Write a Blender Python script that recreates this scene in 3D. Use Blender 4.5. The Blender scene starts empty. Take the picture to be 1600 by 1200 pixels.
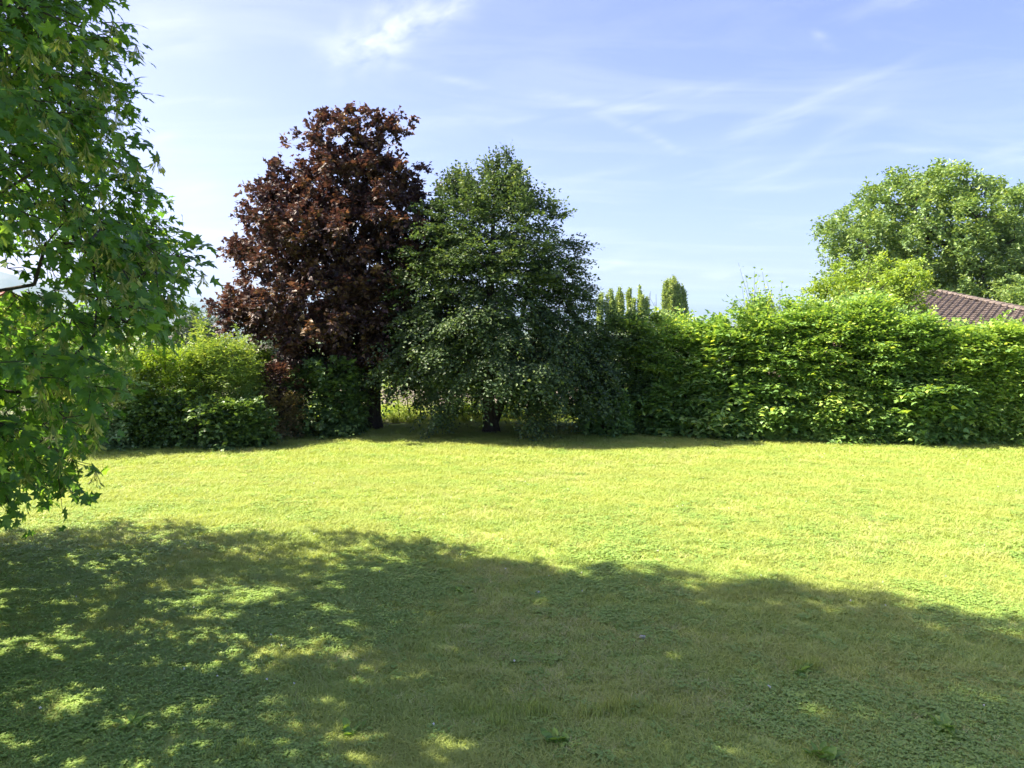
import bpy, math
import numpy as np
from mathutils import Matrix, Vector

# ------------------------------------------------------------------ camera
SC = bpy.context.scene
COL = SC.collection
EYE = 2.6                       # eye height above the lawn
F = 1200.0                      # focal length in photo pixels (1600 wide)
HORIZON = 515.0
PITCH = math.atan((600.0 - HORIZON) / F)
cam_d = bpy.data.cameras.new('camera')
cam_d.sensor_width = 36.0
cam_d.lens = 36.0 * F / 1600.0
cam_d.clip_start = 0.05
cam_d.clip_end = 60000.0
cam = bpy.data.objects.new('camera', cam_d)
COL.objects.link(cam)
cam.location = (0, 0, EYE)
cam.rotation_euler = (math.pi / 2 - PITCH, 0, 0)
SC.camera = cam

# ------------------------------------------------------------------ light
SUN_EL = math.radians(47.0)
SUN_AZ = math.radians(-81.0)    # clockwise from +Y (straight ahead): to the left, slightly ahead
SUN_DIR = np.array([math.sin(SUN_AZ) * math.cos(SUN_EL), math.cos(SUN_AZ) * math.cos(SUN_EL), math.sin(SUN_EL)])
sun_d = bpy.data.lights.new('sun', 'SUN')
sun_d.energy = 5.0
sun_d.angle = math.radians(0.55)
sun_d.color = (1.0, 0.89, 0.68)
sun = bpy.data.objects.new('sun', sun_d)
COL.objects.link(sun)
sun.rotation_euler = Vector(-SUN_DIR).to_track_quat('-Z', 'Y').to_euler()
sun.location = (-30, 10, 40)

SC.view_settings.view_transform = 'Standard'
SC.view_settings.look = 'None'
SC.view_settings.gamma = 1.0
SC.view_settings.exposure = 2.0
SC.view_settings.use_curve_mapping = False
SC.cycles.max_bounces = 7
SC.cycles.diffuse_bounces = 5
SC.cycles.glossy_bounces = 2
SC.cycles.transmission_bounces = 4
SC.cycles.transparent_max_bounces = 4
SC.cycles.volume_bounces = 0
SC.cycles.use_denoising = True
SC.cycles.caustics_reflective = False
SC.cycles.caustics_refractive = False


class NT:
    """small helper round a node tree"""
    def __init__(self, tree):
        self.t = tree
        tree.nodes.clear()

    def n(self, kind, **kw):
        nd = self.t.nodes.new(kind)
        for k, v in kw.items():
            setattr(nd, k, v)
        return nd

    def l(self, a, b):
        self.t.links.new(a, b)

    def put(self, sock, v):
        if hasattr(v, 'is_linked') or hasattr(v, 'links'):
            self.l(v, sock)
        else:
            sock.default_value = v

    def m(self, op, a, b=None, c=None, clamp=False):
        nd = self.n('ShaderNodeMath', operation=op, use_clamp=clamp)
        self.put(nd.inputs[0], a)
        if b is not None:
            self.put(nd.inputs[1], b)
        if c is not None:
            self.put(nd.inputs[2], c)
        return nd.outputs[0]

    def ramp(self, fac, stops, interp='LINEAR'):
        nd = self.n('ShaderNodeValToRGB')
        nd.color_ramp.interpolation = interp
        el = nd.color_ramp.elements
        while len(el) < len(stops):
            el.new(0.5)
        for e, (p, c) in zip(el, stops):
            e.position = p
            e.color = (c[0], c[1], c[2], 1.0) if hasattr(c, '__len__') else (c, c, c, 1.0)
        self.l(fac, nd.inputs[0])
        return nd.outputs[0]

    def noise(self, vec, scale, detail=3.0, rough=0.55, dist=0.0):
        nd = self.n('ShaderNodeTexNoise')
        if vec is not None:
            self.l(vec, nd.inputs['Vector'])
        nd.inputs['Scale'].default_value = scale
        nd.inputs['Detail'].default_value = detail
        nd.inputs['Roughness'].default_value = rough
        nd.inputs['Distortion'].default_value = dist
        return nd.outputs[0]

    def mix(self, fac, a, b, blend='MIX'):
        nd = self.n('ShaderNodeMix', data_type='RGBA', blend_type=blend)
        self.put(nd.inputs[0], fac)
        for i, v in ((6, a), (7, b)):
            if isinstance(v, (tuple, list)):
                nd.inputs[i].default_value = (v[0], v[1], v[2], 1.0)
            else:
                self.l(v, nd.inputs[i])
        return nd.outputs[2]

    def mapping(self, vec, scale=(1, 1, 1), rot=(0, 0, 0), loc=(0, 0, 0)):
        nd = self.n('ShaderNodeMapping')
        self.l(vec, nd.inputs[0])
        nd.inputs['Location'].default_value = loc
        nd.inputs['Rotation'].default_value = rot
        nd.inputs['Scale'].default_value = scale
        return nd.outputs[0]


def pix_dir(px, py):
    """world direction of a photo pixel"""
    x, y, z = (px - 800.0) / F, 1.0, -(py - 600.0) / F
    c, s = math.cos(PITCH), math.sin(PITCH)
    return np.array([x, y * c + z * s, -y * s + z * c])


def at(px, py, Y):
    d = pix_dir(px, py)
    return np.array([0, 0, EYE]) + d * (Y / d[1])


# ------------------------------------------------------------------ sky
SKY_STRENGTH = 0.082
CLOUD = 4.4
world = bpy.data.worlds.new('World')
SC.world = world
world.cycles.sampling_method = 'MANUAL'
world.cycles.sample_map_resolution = 512
world.use_nodes = True
w = NT(world.node_tree)
sky = w.n('ShaderNodeTexSky', sky_type='NISHITA')
sky.sun_disc = False
sky.sun_elevation = SUN_EL
sky.sun_rotation = SUN_AZ
sky.altitude = 400.0
sky.air_density = 0.85
sky.dust_density = 4.0
sky.ozone_density = 6.5
tc = w.n('ShaderNodeTexCoord')
sep = w.n('ShaderNodeSeparateXYZ')
w.l(tc.outputs['Generated'], sep.inputs[0])
sx, sy, sz = sep.outputs
U = w.m('ARCTAN2', sx, sy)
V = w.m('ARCSINE', sz)
comb = w.n('ShaderNodeCombineXYZ')
w.l(U, comb.inputs[0]); w.l(V, comb.inputs[1])
UV = comb.outputs[0]


WOB = w.m('SUBTRACT', w.noise(UV, 14.0, 2.0), 0.5)
def fibre(su, sv, ang):
    return w.noise(w.mapping(w.mapping(UV, rot=(0, 0, -ang)), scale=(su, sv, 1)), 1.0, 4.0, 0.6, 0.4)
FIB = {'wisp': fibre(6, 50, 0.22), 'ripple': fibre(26, 52, 0.25), 'puff': fibre(14, 55, 0.0)}


def streak(x0, y0, x1, y1, width, amp, fiber='wisp', lo=0.35, hi=0.75):
    """a wisp of cirrus between two directions of the sky; width in photo pixels"""
    def uv(x, y):
        d = pix_dir(x, y)
        d = d / np.linalg.norm(d)
        return math.atan2(d[0], d[1]), math.asin(d[2])
    u0, v0 = uv(x0, y0)
    u1, v1 = uv(x1, y1)
    ang = math.atan2(v1 - v0, u1 - u0)
    half = math.hypot(u1 - u0, v1 - v0) / 2
    cu, cv = (u0 + u1) / 2, (v0 + v1) / 2
    du = w.m('SUBTRACT', U, cu)
    dv = w.m('SUBTRACT', V, cv)
    c, s = math.cos(ang), math.sin(ang)
    a = w.m('ADD', w.m('MULTIPLY', du, c), w.m('MULTIPLY', dv, s))
    b = w.m('SUBTRACT', w.m('MULTIPLY', dv, c), w.m('MULTIPLY', du, s))
    wob = w.m('MULTIPLY', WOB, 2.4 * width / F)
    b = w.m('ADD', b, wob)
    ea = w.m('POWER', w.m('ABSOLUTE', w.m('DIVIDE', a, half)), 2.6)
    eb = w.m('POWER', w.m('ABSOLUTE', w.m('DIVIDE', b, width / F)), 2.0)
    g = w.m('EXPONENT', w.m('MULTIPLY', w.m('ADD', ea, eb), -1.0))
    nz = FIB[fiber]
    fib = w.n('ShaderNodeMapRange')
    w.l(nz, fib.inputs[0])
    fib.inputs[1].default_value = lo
    fib.inputs[2].default_value = hi
    return w.m('MULTIPLY', w.m('MULTIPLY', g, fib.outputs[0]), amp)


STREAKS = [
    (505, 95, 640, 40, 34, 0.62, 'ripple', 0.30, 0.70),
    (600, 60, 770, -25, 20, 0.55, 'ripple', 0.30, 0.70),
    (570, 90, 770, 140, 6, 0.32), (840, 150, 1060, 180, 9, 0.30), (900, 160, 1160, 128, 11, 0.26),
    (930, 175, 1080, 245, 7, 0.30), (990, 195, 1120, 172, 6, 0.30), (1060, 250, 1420, 100, 17, 0.34),
    (1150, 300, 1420, 275, 6, 0.30), (1150, 300, 1300, 225, 8, 0.20), (1270, 50, 1305, 78, 7, 0.28, 'puff'),
    (1300, 20, 1500, -20, 12, 0.20), (1400, 232, 1500, 236, 4, 0.25), (1520, 255, 1640, 240, 12, 0.35),
    (215, 158, 400, 160, 6, 0.33), (650, 188, 900, 185, 7, 0.25), (200, 240, 275, 210, 8, 0.35),
    (200, 20, 330, 70, 26, 0.35), (225, 290, 360, 305, 18, 0.40), (255, 362, 400, 368, 9, 0.75, 'puff'),
    (900, 408, 985, 412, 5, 0.55, 'puff'), (905, 420, 960, 419, 4, 0.50, 'puff'), (975, 426, 1040, 427, 5, 0.55, 'puff'),
    (1080, 430, 1160, 431, 5, 0.60, 'puff'), (300, 455, 420, 452, 8, 0.35), (860, 285, 1000, 262, 8, 0.22),
    (1060, 280, 1190, 250, 9, 0.22), (1280, 225, 1400, 160, 12, 0.2),
]
tot = None
for sargs in STREAKS:
    sv = streak(*(sargs[:5] + (sargs[5] * .8,) + sargs[6:]))
    tot = sv if tot is None else w.m('ADD', tot, sv)
# a thin veil everywhere, streaky along one direction of the upper wind
pl = w.n('ShaderNodeCombineXYZ')
den = w.m('MAXIMUM', w.m('ADD', sz, 0.12), 0.02)
w.l(w.m('DIVIDE', sx, den), pl.inputs[0]); w.l(w.m('DIVIDE', sy, den), pl.inputs[1])
veil_n = w.noise(w.mapping(pl.outputs[0], scale=(1.0, 3.2, 1), rot=(0, 0, 0.5)), 0.9, 6.0, 0.6, 0.8)
veil = w.ramp(veil_n, [(0.45, 0.0), (0.85, 0.22)])
tot = w.m('MINIMUM', w.m('ADD', tot, veil), 0.85)
tot = w.m('MULTIPLY', tot, w.m('GREATER_THAN', sz, 0.0))
skb = w.mix(1.0, sky.outputs[0], (1.15, .91, 1.0), 'MULTIPLY')
skc = w.mix(tot, skb, (CLOUD, CLOUD * 1.02, CLOUD * 1.05))
bg = w.n('ShaderNodeBackground')
bg.inputs[1].default_value = SKY_STRENGTH
w.l(skc, bg.inputs[0])
wo = w.n('ShaderNodeOutputWorld')
w.l(bg.outputs[0], wo.inputs[0])

# ------------------------------------------------------------------ generic builders
Z = np.array([0.0, 0.0, 1.0])


def nrm(v):
    return v / np.maximum(np.linalg.norm(v, axis=-1, keepdims=True), 1e-9)


def set_props(o, label=None, cat=None, group=None, kind=None, category=None):
    cat = cat or category
    if label: o['label'] = label
    if cat: o['category'] = cat
    if group: o['group'] = group
    if kind: o['kind'] = kind
    return o


def empty(name, loc, label, cat, group=None, rz=0.0):
    o = bpy.data.objects.new(name, None)
    o.empty_display_size = 0.2
    COL.objects.link(o)
    o.location = tuple(loc)
    o.rotation_euler = (0, 0, rz)
    return set_props(o, label, cat, group)


TRIS = [0]


def tri_mesh(name, Vt, Ft, mat, tint=None, smooth=False):
    TRIS[0] += len(Ft)
    Vt = np.asarray(Vt, dtype=np.float32)
    Ft = np.asarray(Ft, dtype=np.int32)
    me = bpy.data.meshes.new(name)
    me.vertices.add(len(Vt))
    me.vertices.foreach_set('co', Vt.ravel())
    k = Ft.shape[1]
    me.loops.add(Ft.size)
    me.loops.foreach_set('vertex_index', Ft.ravel())
    me.polygons.add(len(Ft))
    me.polygons.foreach_set('loop_start', np.arange(0, Ft.size, k, dtype=np.int32))
    me.polygons.foreach_set('loop_total', np.full(len(Ft), k, dtype=np.int32))
    if tint is not None:
        at_ = me.attributes.new('tint', 'FLOAT', 'POINT')
        at_.data.foreach_set('value', np.asarray(tint, dtype=np.float32))
    me.materials.append(mat)
    me.update(calc_edges=True)
    me.polygons.foreach_set('use_smooth', np.full(len(Ft), bool(smooth)))
    return me


def mobj(name, me, parent=None, world_coords=True, **props):
    o = bpy.data.objects.new(name, me)
    COL.objects.link(o)
    if parent is not None:
        o.parent = parent
        if world_coords:      # mesh written in world coordinates: undo the parent's transform
            mw = Matrix.Translation(parent.location) @ parent.rotation_euler.to_matrix().to_4x4()
            o.matrix_parent_inverse = mw.inverted()
    return set_props(o, **props)


def frames(D, Nn):
    """rotation matrices whose columns are x, y(along D), z(about Nn)"""
    y = nrm(D)
    x = nrm(np.cross(y, Nn))
    z = np.cross(x, y)
    return np.stack([x, y, z], axis=-1)


def stamp(tmpl, P, D, Nn, S, tint):
    """copies of a leaf template as one vertex/triangle soup"""
    tv, tf = tmpl
    R = frames(D, Nn)
    Vv = np.einsum('nij,kj->nki', R, tv) * S[:, None, None] + P[:, None, :]
    n, k = len(P), len(tv)
    Ff = tf[None] + (np.arange(n) * k)[:, None, None]
    return Vv.reshape(-1, 3), Ff.reshape(-1, 3), np.repeat(tint, k)


def fan(outline, centre):
    pts = [centre] + outline
    n = len(outline)
    tf = [(0, 1 + i, 1 + (i + 1) % n) for i in range(n)]
    return np.array(pts, dtype=float), np.array(tf)


def leaf_diamond(wd=0.30):
    return (np.array([(0, 0, 0), (-wd, .45, .07), (0, 1, -.05), (wd, .45, .07)], float), np.array([(0, 3, 2), (0, 2, 1)]))


def leaf_oval(wd=0.27):
    return (np.array([(0, 0, 0), (wd, .3, .05), (wd * .85, .68, .05), (0, 1, -.08), (-wd * .85, .68, .05), (-wd, .3, .05)], float),
            np.array([(0, 1, 3), (1, 2, 3), (0, 3, 5), (3, 4, 5)]))


def leaf_maple(full=True):
    if full:
        right = [(.03, 0), (.20, -.05), (.43, .02), (.27, .18), (.42, .32), (.58, .50), (.36, .48), (.22, .50), (.26, .70), (.12, .78)]
    else:
        right = [(.42, .06), (.18, .30), (.44, .58), (.17, .58)]
    pts = right + [(0, 1)] + [(-x, y) for x, y in reversed(right)]
    if not full:
        pts = [(0, 0)] + pts
    def zz(x, y):
        return -0.30 * (x * x + (y - .3) ** 2) + 0.12 * abs(x)
    return fan([(x, y, zz(x, y)) for x, y in pts], (0, .32, .0))


DIAMOND, OVAL, NARROW = leaf_diamond(), leaf_oval(), leaf_diamond(0.17)
MAPLE, MAPLE_S = leaf_maple(True), leaf_maple(False)
BROAD = leaf_oval(0.45)
# three-lobed leaf for foliage farther off
LOBED = (np.array([(0, 0, 0), (.50, .20, -.04), (.26, .50, .03), (0, 1, -.10), (-.26, .50, .03), (-.50, .20, -.04)], float), np.array([(0, 1, 2), (0, 2, 3), (0, 3, 4), (0, 4, 5)]))


def tubes(P0, P1, R0, R1, sides=5):
    P0, P1 = np.asarray(P0, float), np.asarray(P1, float)
    d = nrm(P1 - P0)
    ref = np.where(np.abs(d[:, 2:3]) > 0.9, np.array([[1., 0, 0]]), Z[None])
    a = nrm(np.cross(d, ref))
    b = np.cross(d, a)
    th = np.arange(sides) / sides * 2 * math.pi
    ring = a[:, None] * np.cos(th)[None, :, None] + b[:, None] * np.sin(th)[None, :, None]
    Va = P0[:, None] + ring * np.asarray(R0)[:, None, None]
    Vb = P1[:, None] + ring * np.asarray(R1)[:, None, None]
    Vv = np.concatenate([Va, Vb], axis=1).reshape(-1, 3)
    i = np.arange(sides)
    j = (i + 1) % sides
    q = np.concatenate([np.stack([i, j, j + sides], 1), np.stack([i, j + sides, i + sides], 1)])
    Ff = q[None] + (np.arange(len(P0)) * 2 * sides)[:, None, None]
    return Vv, Ff.reshape(-1, 3)


def value_noise(x, y, seed, scale):
    r = np.random.default_rng(seed).random((64, 64))
    x, y = x / scale, y / scale
    xi, yi = np.floor(x).astype(int), np.floor(y).astype(int)
    fx, fy = x - xi, y - yi
    fx, fy = fx * fx * (3 - 2 * fx), fy * fy * (3 - 2 * fy)
    g = lambda a, b: r[a % 64, b % 64]
    return (g(xi, yi) * (1 - fx) + g(xi + 1, yi) * fx) * (1 - fy) + (g(xi, yi + 1) * (1 - fx) + g(xi + 1, yi + 1) * fx) * fy


# ------------------------------------------------------------------ materials
def new_mat(name):
    m = bpy.data.materials.new(name)
    m.use_nodes = True
    return m, NT(m.node_tree)


def mat_leaf(name, stops, trans=0.40, tcol=(1.25, 1.15, 0.45), rough=0.42, spec=0.35, gain=1.6):
    stops = [(p_, tuple(v_ * gain for v_ in c_)) for p_, c_ in stops]
    m, t = new_mat(name)
    a = t.n('ShaderNodeAttribute', attribute_name='tint')
    col = t.ramp(a.outputs['Fac'], stops)
    p = t.n('ShaderNodeBsdfPrincipled')
    t.l(col, p.inputs['Base Color'])
    p.inputs['Roughness'].default_value = rough
    p.inputs['Specular IOR Level'].default_value = spec
    tr = t.n('ShaderNodeBsdfTranslucent')
    t.l(t.mix(1.0, col, tcol, 'MULTIPLY'), tr.inputs[0])
    mx = t.n('ShaderNodeMixShader')
    mx.inputs[0].default_value = trans
    t.l(p.outputs[0], mx.inputs[1]); t.l(tr.outputs[0], mx.inputs[2])
    o = t.n('ShaderNodeOutputMaterial')
    t.l(mx.outputs[0], o.inputs[0])
    return m


def mat_bark(name, c0, c1):
    m, t = new_mat(name)
    g = t.n('ShaderNodeNewGeometry')
    nz = t.noise(t.mapping(g.outputs['Position'], scale=(9, 9, 2.2)), 2.0, 5.0, 0.65)
    col = t.ramp(nz, [(0.32, c0), (0.68, c1)])
    p = t.n('ShaderNodeBsdfPrincipled')
    t.l(col, p.inputs['Base Color'])
    p.inputs['Roughness'].default_value = 0.9
    b = t.n('ShaderNodeBump')
    b.inputs['Strength'].default_value = 0.8
    b.inputs['Distance'].default_value = 0.03
    t.l(nz, b.inputs['Height']); t.l(b.outputs[0], p.inputs['Normal'])
    o = t.n('ShaderNodeOutputMaterial')
    t.l(p.outputs[0], o.inputs[0])
    return m


def mat_plain(name, stops, scale=3.0, rough=0.85, bump=0.2, detail=5.0):
    m, t = new_mat(name)
    g = t.n('ShaderNodeNewGeometry')
    nz = t.noise(g.outputs['Position'], scale, detail, 0.6)
    col = t.ramp(nz, stops)
    p = t.n('ShaderNodeBsdfPrincipled')
    t.l(col, p.inputs['Base Color'])
    p.inputs['Roughness'].default_value = rough
    if bump:
        b = t.n('ShaderNodeBump')
        b.inputs['Strength'].default_value = bump
        b.inputs['Distance'].default_value = 0.02
        t.l(nz, b.inputs['Height']); t.l(b.outputs[0], p.inputs['Normal'])
    o = t.n('ShaderNodeOutputMaterial')
    t.l(p.outputs[0], o.inputs[0])
    return m


M = {}
M['near_maple'] = mat_leaf('near_maple_leaf', [(0, (.028, .070, .022)), (.5, (.048, .105, .026)), (.85, (.085, .150, .030)), (1, (.17, .22, .05))], 0.55, (1.7, 1.6, .5), 0.38, 0.4, gain=2.0)
M['samara'] = mat_leaf('maple_seed', [(0, (.20, .24, .07)), (1, (.32, .34, .12))], 0.35, (1.1, 1.1, .6), 0.5, gain=1.3)
M['purple'] = mat_leaf('purple_maple_leaf', [(0, (.038, .027, .030)), (.45, (.062, .038, .040)), (.8, (.112, .070, .052)), (1, (.175, .12, .065))], 0.28, (1.3, .85, .65), 0.52, 0.3, gain=1.0)
M['beech'] = mat_leaf('beech_leaf', [(0, (.026, .048, .025)), (.5, (.044, .076, .034)), (.85, (.072, .112, .042)), (1, (.12, .16, .05))], 0.32, (1.2, 1.15, .55), 0.5, 0.3, gain=1.6)
M['hornbeam'] = mat_leaf('hornbeam_leaf', [(0, (.044, .085, .028)), (.5, (.080, .138, .036)), (.85, (.125, .185, .044)), (1, (.19, .235, .055))], 0.40, rough=0.42, gain=2.7)
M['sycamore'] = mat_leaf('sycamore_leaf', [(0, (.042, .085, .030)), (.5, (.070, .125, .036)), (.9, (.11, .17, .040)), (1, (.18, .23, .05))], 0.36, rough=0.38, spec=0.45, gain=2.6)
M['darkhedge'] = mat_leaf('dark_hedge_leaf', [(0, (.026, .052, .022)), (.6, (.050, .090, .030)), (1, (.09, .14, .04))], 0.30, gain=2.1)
M['yellowish'] = mat_leaf('yellow_green_leaf', [(0, (.095, .16, .03)), (.5, (.14, .22, .038)), (1, (.22, .29, .052))], 0.42, (1.3, 1.2, .35))
M['silvery'] = mat_leaf('silvery_green_leaf', [(0, (.06, .11, .045)), (.6, (.11, .17, .07)), (1, (.20, .26, .13))], 0.30, rough=0.30, spec=0.7, gain=2.0)
M['ash'] = mat_leaf('ash_leaf', [(0, (.08, .14, .04)), (.6, (.13, .20, .05)), (1, (.21, .27, .07))], 0.38)
M['russet'] = mat_leaf('russet_leaf', [(0, (.08, .07, .035)), (.5, (.13, .11, .05)), (1, (.19, .16, .07))], 0.30, (1.2, .9, .5))
M['oak'] = mat_leaf('oak_leaf', [(0, (.050, .090, .032)), (.5, (.085, .138, .045)), (1, (.15, .20, .06))], 0.34, (1.2, 1.15, .5), gain=2.1)
M['conifer'] = mat_leaf('conifer_needle', [(0, (.026, .048, .032)), (.6, (.050, .080, .050)), (1, (.10, .14, .08))], 0.15, rough=0.5)
M['poplar'] = mat_leaf('poplar_leaf', [(0, (.075, .115, .040)), (.5, (.12, .165, .055)), (1, (.19, .23, .07))], 0.34, gain=2.2)
M['bark_dark'] = mat_bark('dark_bark', (.018, .015, .013), (.055, .046, .038))
M['bark_grey'] = mat_bark('grey_bark', (.035, .032, .028), (.10, .092, .080))
M['twig'] = mat_bark('twig_bark', (.020, .018, .014), (.06, .05, .038))


# ------------------------------------------------------------------ ground, far land and mountains
def land_z(x, y):
    t = np.clip((y - 24.0) / 150.0, 0, 1)
    s = t * t * (3 - 2 * t)
    t2 = np.clip((y - 170.0) / 1200.0, 0, 1)
    s2 = t2 * t2 * (3 - 2 * t2)
    tl = np.clip((-x - 24.0) / 150.0, 0, 1)
    sl = tl * tl * (3 - 2 * tl)
    und = 0.06 * (value_noise(x, y, 3, 6.0) - 0.5)
    return und - 13.0 * np.maximum(s, sl * 0.7) - 12.0 * s2


HX = np.array([-30, -20, -12, -8.7, -6.2, -4.0, -0.5, 2.7, 6.0, 11.9, 18, 30.0])
HY = np.array([13.0, 14.6, 16.2, 17.0, 18.0, 19.4, 20.6, 20.2, 19.3, 18.0, 16.6, 13.8])


def hedge_y(x):
    return np.interp(x, HX, HY)


def grid_sheet(xs, ys, zf):
    X, Y = np.meshgrid(xs, ys)
    Vv = np.stack([X.ravel(), Y.ravel(), zf(X, Y).ravel()], 1)
    nx, ny = len(xs), len(ys)
    i = (np.arange(ny - 1)[:, None] * nx + np.arange(nx - 1)[None]).ravel()
    Ff = np.stack([i, i + 1, i + nx + 1, i + nx], 1)
    return Vv, Ff


g1 = np.arange(-40, 40.01, 1.0)
g2 = np.geomspace(44, 17800, 44)
xs = np.concatenate([-g2[::-1], g1, g2])
ys = np.concatenate([-np.geomspace(12, 4000, 16)[::-1], np.arange(-10, 60.01, 1.0), np.geomspace(64, 17800, 48)])
m, t = new_mat('ground_soil_and_fields')
g = t.n('ShaderNodeNewGeometry')
pos = g.outputs['Position']
soil = t.ramp(t.noise(pos, 3.0, 6.0), [(0.3, (.030, .032, .014)), (0.55, (.060, .070, .022)), (0.75, (.10, .085, .045))])
vor = t.n('ShaderNodeTexVoronoi')
t.l(t.mapping(pos, scale=(1 / 260.0, 1 / 420.0, 1), rot=(0, 0, .3)), vor.inputs['Vector'])
vor.inputs['Scale'].default_value = 1.0
sepc = t.n('ShaderNodeSeparateColor')
t.l(vor.outputs['Color'], sepc.inputs[0])
fields = t.ramp(sepc.outputs[0], [(0.0, (.05, .085, .025)), (.35, (.09, .13, .035)), (.6, (.16, .17, .06)), (.8, (.06, .10, .03)), (1.0, (.20, .17, .09))], 'CONSTANT')
sp = t.n('ShaderNodeSeparateXYZ')
t.l(pos, sp.inputs[0])
far = t.m('GREATER_THAN', t.m('ADD', t.m('ABSOLUTE', sp.outputs[1]), t.m('MULTIPLY', t.m('ABSOLUTE', sp.outputs[0]), 0.6)), 90.0)
col = t.mix(far, soil, fields)
p = t.n('ShaderNodeBsdfPrincipled')
t.l(col, p.inputs['Base Color'])
p.inputs['Roughness'].default_value = 0.95
o = t.n('ShaderNodeOutputMaterial')
t.l(p.outputs[0], o.inputs[0])
Vv, Ff = grid_sheet(xs, ys, lambda x, y: land_z(x, y) - 0.03)
mobj('ground', tri_mesh('ground', Vv, Ff, m, smooth=True), kind='structure')

# grass colours shared by the lawn sheet and the blades: patches of fresh, yellow and dry grass
def grass_colour(t, rnd=None):
    g = t.n('ShaderNodeNewGeometry')
    pos = g.outputs['Position']
    flat = t.mapping(pos, scale=(1, 1, 0))
    n1 = t.noise(flat, 0.42, 4.0, 0.6)
    n2 = t.noise(t.mapping(flat, loc=(17, 5, 0)), 1.5, 4.0, 0.6)
    n3 = t.noise(t.mapping(flat, loc=(-7, 31, 0), rot=(0, 0, .25), scale=(.5, 1.6, 1)), 0.75, 3.0, 0.55)
    base = t.ramp(n2, [(0.28, (.252, .362, .090)), (0.5, (.315, .422, .106)), (0.72, (.370, .46, .125))])
    if rnd is not None:
        base = t.mix(t.m('MULTIPLY', rnd, 0.55), base, (.41, .485, .135))
    dry = t.ramp(n1, [(0.54, 0.0), (0.76, 0.4)])
    dry2 = t.ramp(n3, [(0.57, 0.0), (0.78, 0.35)])
    col = t.mix(t.m('MAXIMUM', dry, dry2), base, (.44, .43, .16))
    # faint mowing rows, curving round the lawn
    s = t.n('ShaderNodeSeparateXYZ')
    t.l(pos, s.inputs[0])
    dx = t.m('ADD', s.outputs[0], 9.0)
    dy = t.m('ADD', s.outputs[1], 22.0)
    r = t.m('SQRT', t.m('ADD', t.m('MULTIPLY', dx, dx), t.m('MULTIPLY', dy, dy)))
    row = t.m('SINE', t.m('ADD', t.m('MULTIPLY', r, 5.2), t.m('MULTIPLY', n2, 3.0)))
    return t.mix(t.m('MULTIPLY_ADD', row, 0.17, 0.17), col, (.41, .44, .13))


m, t = new_mat('lawn_thatch')
col = grass_colour(t)
g = t.n('ShaderNodeNewGeometry')
fine = t.noise(g.outputs['Position'], 38.0, 4.0, 0.7)
col = t.mix(t.ramp(fine, [(0.30, 0.6), (0.55, 0.0)]), col, (.14, .17, .045))
p = t.n('ShaderNodeBsdfPrincipled')
t.l(col, p.inputs['Base Color'])
p.inputs['Roughness'].default_value = 0.95
b = t.n('ShaderNodeBump')
b.inputs['Strength'].default_value = 0.6
b.inputs['Distance'].default_value = 0.02
t.l(fine, b.inputs['Height']); t.l(b.outputs[0], p.inputs['Normal'])
o = t.n('ShaderNodeOutputMaterial')
t.l(p.outputs[0], o.inputs[0])
lx = np.linspace(-30, 30, 121)
lv = np.linspace(0, 1, 81)
X, Tt = np.meshgrid(lx, lv)
Yl = -12 + Tt * (hedge_y(X) + 1.0 + 12 + 1.2 * np.exp(-((X + .8) / 2.6) ** 2))
Vv = np.stack([X.ravel(), Yl.ravel(), land_z(X, Yl).ravel()], 1)
i = (np.arange(80)[:, None] * 121 + np.arange(120)[None]).ravel()
mobj('lawn', tri_mesh('lawn', Vv, np.stack([i, i + 1, i + 122, i + 121], 1), m, smooth=True), kind='structure')

# gravel track behind the planting, seen under the beech
M['gravel'] = mat_plain('pale_gravel', [(.3, (.085, .075, .05)), (.7, (.16, .135, .11))], 9.0, 0.95, 0.4)
px_ = np.linspace(-9, 9, 37)
Vv = []
for k, off in enumerate((0, 1.2, 2.4, 3.6)):
    for x in px_:
        y = 25.6 + off + 0.02 * x * x * .2
        Vv.append((x, y, float(land_z(np.array([x]), np.array([y]))[0]) - 0.012 + 0.12 * k))
i = (np.arange(3)[:, None] * 37 + np.arange(36)[None]).ravel()
mobj('gravel_path', tri_mesh('gravel_path', Vv, np.stack([i, i + 1, i + 38, i + 37], 1), M['gravel'], smooth=True), kind='structure')

# mountains in the haze beyond the valley
rng = np.random.default_rng(5)
M['mountain'] = mat_plain('mountain_forest_and_rock', [(.35, (.05, .075, .05)), (.6, (.09, .10, .075)), (.8, (.20, .20, .19))], 0.0016, 0.95, 0)


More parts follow.
